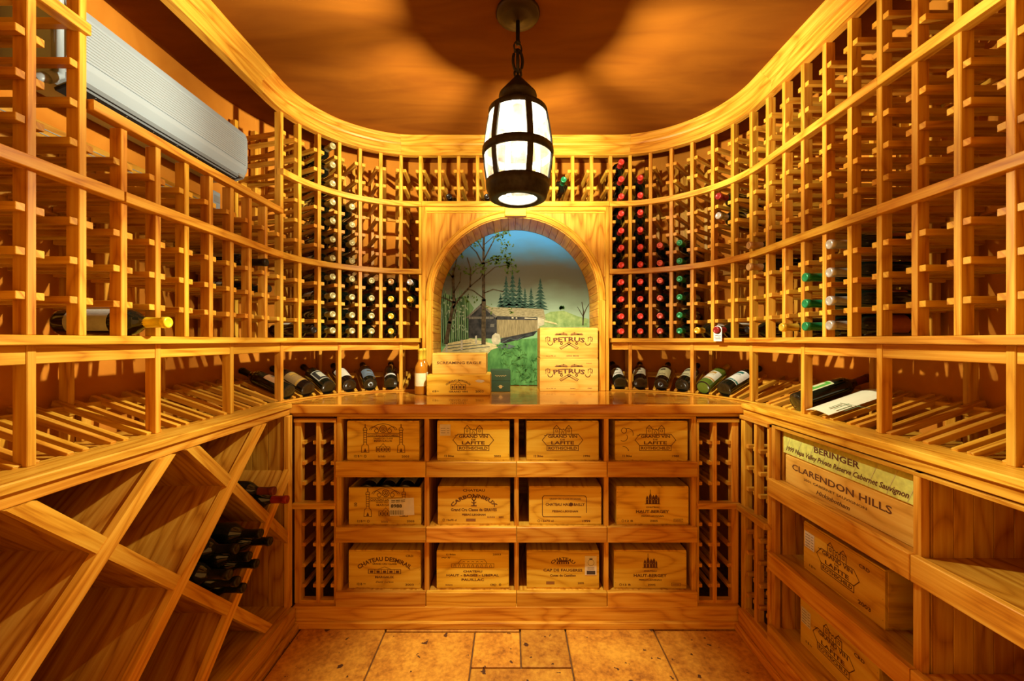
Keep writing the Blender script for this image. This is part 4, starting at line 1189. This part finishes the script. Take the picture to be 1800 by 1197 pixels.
lpart('painted_ground', mb, mural_base(), mural)
# canvas units: 1000 across by 1040 high, origin top left
def cv(x, y): return (max(-.462, min(.462, (x - 569) / 862.0)), (1060 - y) / 862.0)
LAY = [0]
def paint(name, mat, polys=(), lines=(), dabs=()):
    LAY[0] += 1
    p = Print(.00025 * LAY[0])
    for pl in polys: p.area([cv(*q) for q in pl])
    for (pts, w0, w1) in lines:
        for i in range(len(pts) - 1):
            k = i / max(1, len(pts) - 1); w = (w0 + (w1 - w0) * k) / 862.0
            p.line([cv(*pts[i]), cv(*pts[i + 1])], w)
    for (cx, cy, r, nn, sx, sy) in dabs:
        for _ in range(nn):
            a = random.uniform(0, 2 * PI); q = r * math.sqrt(random.random())
            x, y = cx + q * math.cos(a) * 1.4, cy + q * math.sin(a)
            t = random.uniform(0, PI); ss = random.uniform(.6, 1.2)
            X = [(math.cos(t) * sx * u - math.sin(t) * sy * w, math.sin(t) * sx * u + math.cos(t) * sy * w) for u, w in ((-1, 0), (0, -1), (1, 0), (0, 1))]
            p.area([cv(x + ss * a_, y + ss * b_) for a_, b_ in X])
    o = lpart(name, p, [mat], mural)
    if len(polys) + len(lines) + len(dabs) > 1: o['kind'] = 'stuff'
    return o
G = lambda r, g, b_: (r, g, b_)
HILL = painted('paint_hill', (.18, .32, .10), (.32, .44, .18))
paint('painted_hill', HILL, [[(700, 690), (760, 662), (830, 655), (905, 685), (975, 700), (990, 740), (990, 830), (700, 830)]])
paint('painted_hill', HILL, [[(160, 740), (300, 700), (420, 720), (420, 840), (160, 840)]])
paint('painted_meadow', painted('paint_meadow', (.05, .17, .045), (.12, .32, .09), 26, (1, 1, .5)), [[(150, 880), (420, 860), (560, 812), (760, 800), (990, 790), (990, 1058), (150, 1058)]])
paint('painted_forest', painted('paint_forest', (.05, .13, .05), (.16, .30, .13), 40, (1, 1, .15)), [[(150, 585), (190, 560), (240, 590), (300, 575), (345, 640), (320, 700), (318, 830), (150, 850)]],
      [([(x, 560 + 30 * math.sin(x)), (x + 6, 830)], 3, 2) for x in range(170, 310, 11)])
paint('painted_forest_light', painted('paint_mist', (.20, .32, .20), (.32, .42, .28)), (), [([(x, 640 + 40 * math.sin(x)), (x + 4, 810)], 2, 2) for x in range(176, 310, 17)], [(230, 640, 60, 40, 8, 5), (270, 730, 50, 30, 8, 5)])
def fir(cx, top, bot, w):
    out_l, out_r = [], []
    n_ = 9
    for i in range(n_):
        k = (i + 1) / n_; y = top + (bot - top) * k
        out_r += [(cx + w * k, y), (cx + w * k * .55, y - (bot - top) * .02)]
        out_l += [(cx - w * k * .96, y + 4), (cx - w * k * .5, y - (bot - top) * .015)]
    return [(cx, top)] + out_r + out_l[::-1]
def fir_tris(cx, top, bot, w):
    r = []
    n_ = 9
    for i in range(n_):
        k0 = i / n_; k1 = (i + 1.25) / n_
        r.append([(cx, top + (bot - top) * k0), (cx + w * k1, top + (bot - top) * min(1, k1) + random.uniform(-4, 4)), (cx - w * k1, top + (bot - top) * min(1, k1) + random.uniform(-4, 4))])
    return r
fp = []
for (cx, tp, bt, w) in ((520, 465, 645, 42), (555, 430, 645, 40), (592, 470, 645, 36), (622, 530, 645, 26), (655, 528, 645, 30), (705, 478, 650, 46), (490, 560, 640, 26)): fp += fir_tris(cx, tp, bt, w)
paint('painted_firs', painted('paint_fir', (.016, .05, .04), (.05, .11, .08), 60), fp)
paint('painted_bridge_roof', painted('paint_roof', (.22, .20, .11), (.36, .33, .19), 50, (1, 1, 4)), [[(385, 618), (440, 636), (722, 646), (735, 705), (690, 690), (468, 690)]])
paint('painted_bridge_wall', painted('paint_planks', (.17, .14, .07), (.32, .27, .14), 60, (4, 1, .3)), [[(465, 700), (690, 704), (690, 762), (560, 795), (465, 806)]])
paint('painted_bridge_shade', painted('paint_dark', (.018, .02, .022), (.05, .05, .05)), [[(303, 692), (385, 620), (470, 688), (470, 806), (316, 804), (316, 700)], [(465, 684), (692, 692), (692, 706), (465, 704)], [(490, 806), (690, 764), (668, 790), (510, 832), (490, 828)]])
paint('painted_bridge_gable', painted('paint_gable', (.10, .10, .09), (.17, .16, .12), 50, (4, 1, .5)), [[(300, 696), (385, 616), (395, 622), (318, 692)], [(385, 616), (472, 688), (462, 694), (380, 626)], [(318, 688), (452, 688), (452, 700), (318, 700)], [(434, 728), (456, 726), (456, 744), (434, 745)]])
paint('painted_bridge_piers', painted('paint_pale', (.40, .38, .26), (.55, .52, .36)), [[(690, 692), (726, 700), (726, 732), (700, 742), (690, 760)], [(445, 790), (462, 776), (484, 784), (490, 820), (478, 838), (450, 838), (440, 815)], [(550, 690), (560, 690), (560, 698), (550, 698)], [(572, 691), (580, 691), (580, 699), (572, 699)], [(620, 693), (684, 696), (684, 701), (620, 699)]])
paint('painted_road', painted('paint_road', (.48, .44, .20), (.66, .60, .32), 40, (1, 1, 3)), [[(160, 878), (205, 832), (330, 806), (440, 832), (492, 850), (440, 868), (420, 890), (160, 905)], [(728, 706), (790, 722), (800, 732), (760, 724), (728, 716)]])
paint('painted_road_shade', painted('paint_blueshade', (.05, .07, .07), (.10, .14, .13)), [[(470, 850), (520, 832), (570, 848), (540, 862), (490, 862)]], [([(200, 845), (330, 830)], 3, 2), ([(190, 862), (390, 838)], 3, 2), ([(230, 872), (430, 850)], 3, 2), ([(500, 826), (540, 806), (580, 815), (620, 790), (660, 785)], 3, 2)])
paint('painted_fence', painted('paint_fencepost', (.42, .42, .32), (.55, .52, .40)), [[(193, 832), (203, 830), (203, 880), (193, 880)], [(274, 814), (285, 812), (285, 868), (274, 868)], [(352, 792), (362, 790), (362, 836), (352, 836)]])
br = [([(398, 832), (399, 600), (397, 400), (400, 235)], 17, 5), ([(195, 830), (215, 720), (238, 610), (232, 470), (236, 425)], 16, 7), ([(234, 640), (270, 585), (325, 525), (328, 430), (310, 370)], 8, 4),
      ([(325, 525), (380, 480), (394, 455)], 5, 3), ([(232, 610), (190, 588), (163, 584)], 5, 3), ([(234, 480), (205, 445), (185, 430)], 4, 2), ([(240, 440), (255, 360), (262, 330)], 4, 2),
      ([(398, 420), (360, 340), (320, 300)], 5, 2), ([(398, 330), (370, 285), (345, 272)], 4, 2), ([(400, 380), (440, 300), (470, 240)], 5, 2), ([(400, 400), (470, 372), (540, 378)], 4, 2),
      ([(400, 470), (460, 420), (550, 405)], 4, 2), ([(400, 560), (450, 540), (505, 552)], 4, 2), ([(400, 590), (340, 545), (310, 540)], 4, 2), ([(400, 300), (450, 255), (520, 240)], 3, 2),
      ([(328, 470), (360, 430), (390, 420)], 3, 2), ([(935, 732), (938, 660), (930, 610)], 5, 2), ([(938, 680), (955, 640), (968, 620)], 3, 1), ([(938, 690), (915, 650), (905, 635)], 3, 1), ([(236, 560), (270, 500), (275, 450)], 4, 2), ([(236, 700), (250, 640)], 4, 3)]
paint('painted_trunks', painted('paint_bark', (.035, .028, .016), (.10, .075, .040), 50), (), br)
paint('painted_leaves', painted('paint_leaf', (.04, .10, .012), (.12, .20, .03), 50), (), (), [(500, 240, 34, 34, 8, 4), (350, 288, 30, 22, 7, 4), (520, 306, 30, 22, 7, 4), (505, 380, 42, 60, 9, 5), (440, 388, 26, 20, 8, 4), (550, 430, 30, 30, 8, 4), (375, 430, 30, 26, 8, 4),
      (315, 440, 22, 16, 7, 4), (195, 440, 26, 24, 7, 4), (255, 360, 26, 22, 6, 4), (330, 590, 26, 16, 7, 4), (470, 268, 26, 14, 6, 3), (440, 650, 30, 12, 6, 3), (540, 655, 16, 10, 6, 3), (265, 420, 24, 14, 6, 3)])
paint('painted_grass_tufts', painted('paint_tuft', (.03, .12, .03), (.10, .26, .06)), (), [([(random.uniform(440, 960), yy), (random.uniform(-6, 6) + 0, yy)], 0, 0) for yy in ()], [(560, 905, 60, 50, 3, 14), (700, 960, 90, 70, 3, 16), (600, 1010, 70, 40, 3, 16), (820, 640, 8, 14, 6, 9), (500, 850, 22, 20, 6, 6)])

# ------------------------------------------------------------------ lantern
LX, LY = BULB[0], BULB[1]
root = thing('pendant_lantern', 'black iron barrel-shaped pendant lantern with seeded glass hung by a chain', 'lamp', (LX, LY, CEILZ))
def lz(z): return CAMZ + z
def LP(prof, seg=36, **k): return MB().lathe([(r, lz(z)) for r, z in prof], seg, (LX, LY, 0), **k)
o = wpart('canopy', LP([(0, 1.1295), (.075, 1.1295), (.076, 1.122), (.070, 1.114), (.045, 1.108), (.020, 1.104), (.012, 1.098), (0, 1.098)]), BRONZE, root)
wpart('stem', LP([(0, 1.100), (.007, 1.100), (.007, 1.030), (.010, 1.026), (.006, 1.018), (0, 1.018)], 14), IRON, root)
def link_tube(cz, hz, wx, ang, tr=.0052):
    pts = []
    for i in range(20):
        a = 2 * PI * i / 20
        px = wx * math.cos(a); pz = hz * math.sin(a)
        pts.append((LX + px * math.cos(ang), LY + px * math.sin(ang), lz(cz) + pz))
    return MB().tube(pts, tr, 8, closed=True)
wpart('chain_link', link_tube(1.007, .019, .016, .6, .003), IRON, root)
wpart('chain_link', link_tube(.962, .038, .017, .25), IRON, root)
wpart('chain_link', link_tube(.958, .038, .017, 1.5), IRON, root)
wpart('chain_link', link_tube(.918, .018, .012, .25, .004), IRON, root)
wpart('cap', LP([(.004, .915), (.012, .905), (.064, .845), (.066, .838), (.062, .832), (.060, .815), (.066, .810), (.094, .793), (.101, .788), (.101, .770), (.096, .770), (.092, .786), (.060, .803), (.0, .806)]), IRON, root)
PRO = [(.099, .783), (.108, .735), (.116, .680), (.118, .644), (.115, .600), (.109, .560), (.104, .530)]
wpart('waist_band', LP([(.1165, .659), (.122, .657), (.1235, .645), (.122, .632), (.1165, .630)]), IRON, root)
wpart('bottom_collar', LP([(.105, .545), (.111, .543), (.109, .520), (.103, .505), (.098, .488), (.090, .484), (.068, .484), (.066, .490), (.072, .495), (.092, .498), (.097, .515), (.104, .532)]), IRON, root)
wpart('bottom_glass', LP([(0, .4905), (.067, .4905)], 24), SEEDED, root)
for k in range(6):
    a = math.radians(-90 + 18.6 + 60 * k)
    # bar
    rr = []
    for (r, z) in PRO:
        c, s_ = math.cos(a), math.sin(a); tx, ty = -s_ * .0105, c * .0105
        rr.append([(LX + (r + .003) * c + tx, LY + (r + .003) * s_ + ty, lz(z)), (LX + (r + .003) * c - tx, LY + (r + .003) * s_ - ty, lz(z)),
                   (LX + (r - .004) * c - tx, LY + (r - .004) * s_ - ty, lz(z)), (LX + (r - .004) * c + tx, LY + (r - .004) * s_ + ty, lz(z))])
    wpart('bar', MB().loft(rr, True, True), IRON, root)
    a0 = a + .08; a1 = a + math.radians(60) - .08
    wpart('glass_pane', MB().lathe([(r - .002, lz(z)) for r, z in PRO], 8, (LX, LY, 0), a0=a0, a1=a1), SEEDED, root)
wpart('socket', LP([(0, .806), (.016, .806), (.016, .745), (.013, .735), (0, .735)], 16), BRONZE, root)
wpart('bulb', LP([(.012, .735), (.016, .725), (.030, .695), (.034, .668), (.030, .645), (.018, .630), (0, .625)], 20), BULBGLASS, root)
lamp_d = bpy.data.lights.new('bulb_light', 'POINT'); lamp_d.energy = BULB_POWER; lamp_d.color = (1.0, .91, .68); lamp_d.shadow_soft_size = .022
lamp = bpy.data.objects.new('bulb_light', lamp_d); sc.collection.objects.link(lamp); lamp.location = BULB; tag(lamp, kind='helper')

# ------------------------------------------------------------------ air conditioner and its fittings on the left wall
AXF = -1.178; AY0, AY1 = 1.075, 1.805; AZ0, AZ1 = CAMZ + .690, CAMZ + .912
XW = -(SX + WALL_D)
root = thing('air_conditioner', 'white wall-mounted air conditioner with fine ribbed front on the left wall', 'air conditioner', (XW, (AY0 + AY1) / 2, AZ0))
prof = [(XW + .0005, AZ0 + .02), (XW + .03, AZ0 + .004), (AXF - .07, AZ0), (AXF - .018, AZ0 + .020), (AXF - .003, AZ0 + .050), (AXF, AZ0 + .075), (AXF - .001, AZ1 - .035), (AXF - .008, AZ1 - .012), (AXF - .025, AZ1), (XW + .0005, AZ1)]
m = MB(); rr = []
for (y, ins) in ((AY0, .010), (AY0 + .006, .003), (AY0 + .016, 0), (AY1 - .016, 0), (AY1 - .006, .003), (AY1, .010)):
    rr.append([(max(XW + .0005, x - ins), y, min(max(z, AZ0 + ins * .6), AZ1 - ins * .6)) for x, z in prof])
m.loft(rr, True, True)
wpart('housing', m, PLASTIC, root)
wpart('grille_back', MB().box((AXF - .0005, (AY0 + AY1) / 2, (AZ0 + .072 + AZ1 - .042) / 2), (.003, AY1 - AY0 - .05, AZ1 - AZ0 - .112), .0005), PLASTIC_G, root)
g = MB(); nr = 14
for i in range(nr):
    z = AZ0 + .072 + (AZ1 - .042 - AZ0 - .072) * i / (nr - 1)
    g.box((AXF + .0012, (AY0 + AY1) / 2, z), (.0035, AY1 - AY0 - .05, .0062), .0006)
o = wpart('front_ribs', g, PLASTIC, root); o['kind'] = 'stuff'
wpart('outlet_slot', MB().box((AXF - .052, (AY0 + AY1) / 2, AZ0 + .0040), (.066, AY1 - AY0 - .07, .010), .001, R=Matrix.Rotation(math.radians(-21), 3, 'Y')), DARK, root)
wpart('louvre', MB().box((AXF - .020, (AY0 + AY1) / 2, AZ0 + .0135), (.026, AY1 - AY0 - .09, .003), .001, R=Matrix.Rotation(math.radians(-30), 3, 'Y')), PLASTIC, root)
wpart('bottom_trim', MB().box((AXF - .012, AY1 - .04, AZ0 + .020), (.012, .03, .012), .002), PLASTIC_G, root)
for q in range(7):
    wpart('vane', MB().box((AXF - .052, AY0 + .10 + q * .095, AZ0 + .010), (.034, .002, .014), .0003), PLASTIC_G, root)
# drain pipe with an elbow
px, py = -1.14, 1.009
root = thing('drain_pipe', 'white plastic pipe with an elbow beside the air conditioner', 'pipe', (px, py, AZ0))
wpart('pipe', MB().tube([(px, py, CEILZ - .002), (px, py, CAMZ + .672)], .0115, 14), PLASTIC, root)
wpart('elbow', MB().tube([(px, py, CAMZ + .682), (px, py, CAMZ + .656), (px, py - .010, CAMZ + .643), (px, py - .024, CAMZ + .632)], .0135, 14), PLASTIC, root)
wpart('pipe_stub', MB().tube([(px, py - .022, CAMZ + .634), (px, py - .052, CAMZ + .612)], .0118, 14), PLASTIC, root)
# trim strip with cables below the unit, and a small controller
root = thing('cable_strip', 'wooden batten with two white cables on the wall under the air conditioner', 'batten', (XW, 1.3, CAMZ + .55))
wpart('batten', MB().box((XW + .008, 1.30, CAMZ + .575), (.015, 1.0, .10), .001), WOOD_P, root)
for z in (.590, .605): wpart('cable', MB().tube([(XW + .0162, .82, CAMZ + z), (XW + .0162, 1.78, CAMZ + z)], .0015, 8), PLASTIC, root)
root = thing('wall_controller', 'small white controller box on the left wall below the air conditioner', 'controller', (XW, 1.84, CAMZ + .60))
wpart('case', MB().box((XW + .017, 1.84, CAMZ + .615), (.026, .05, .11), .004), PLASTIC, root)
wpart('display', MB().box((XW + .0305, 1.84, CAMZ + .635), (.002, .034, .03), .0005), PLASTIC_G, root)
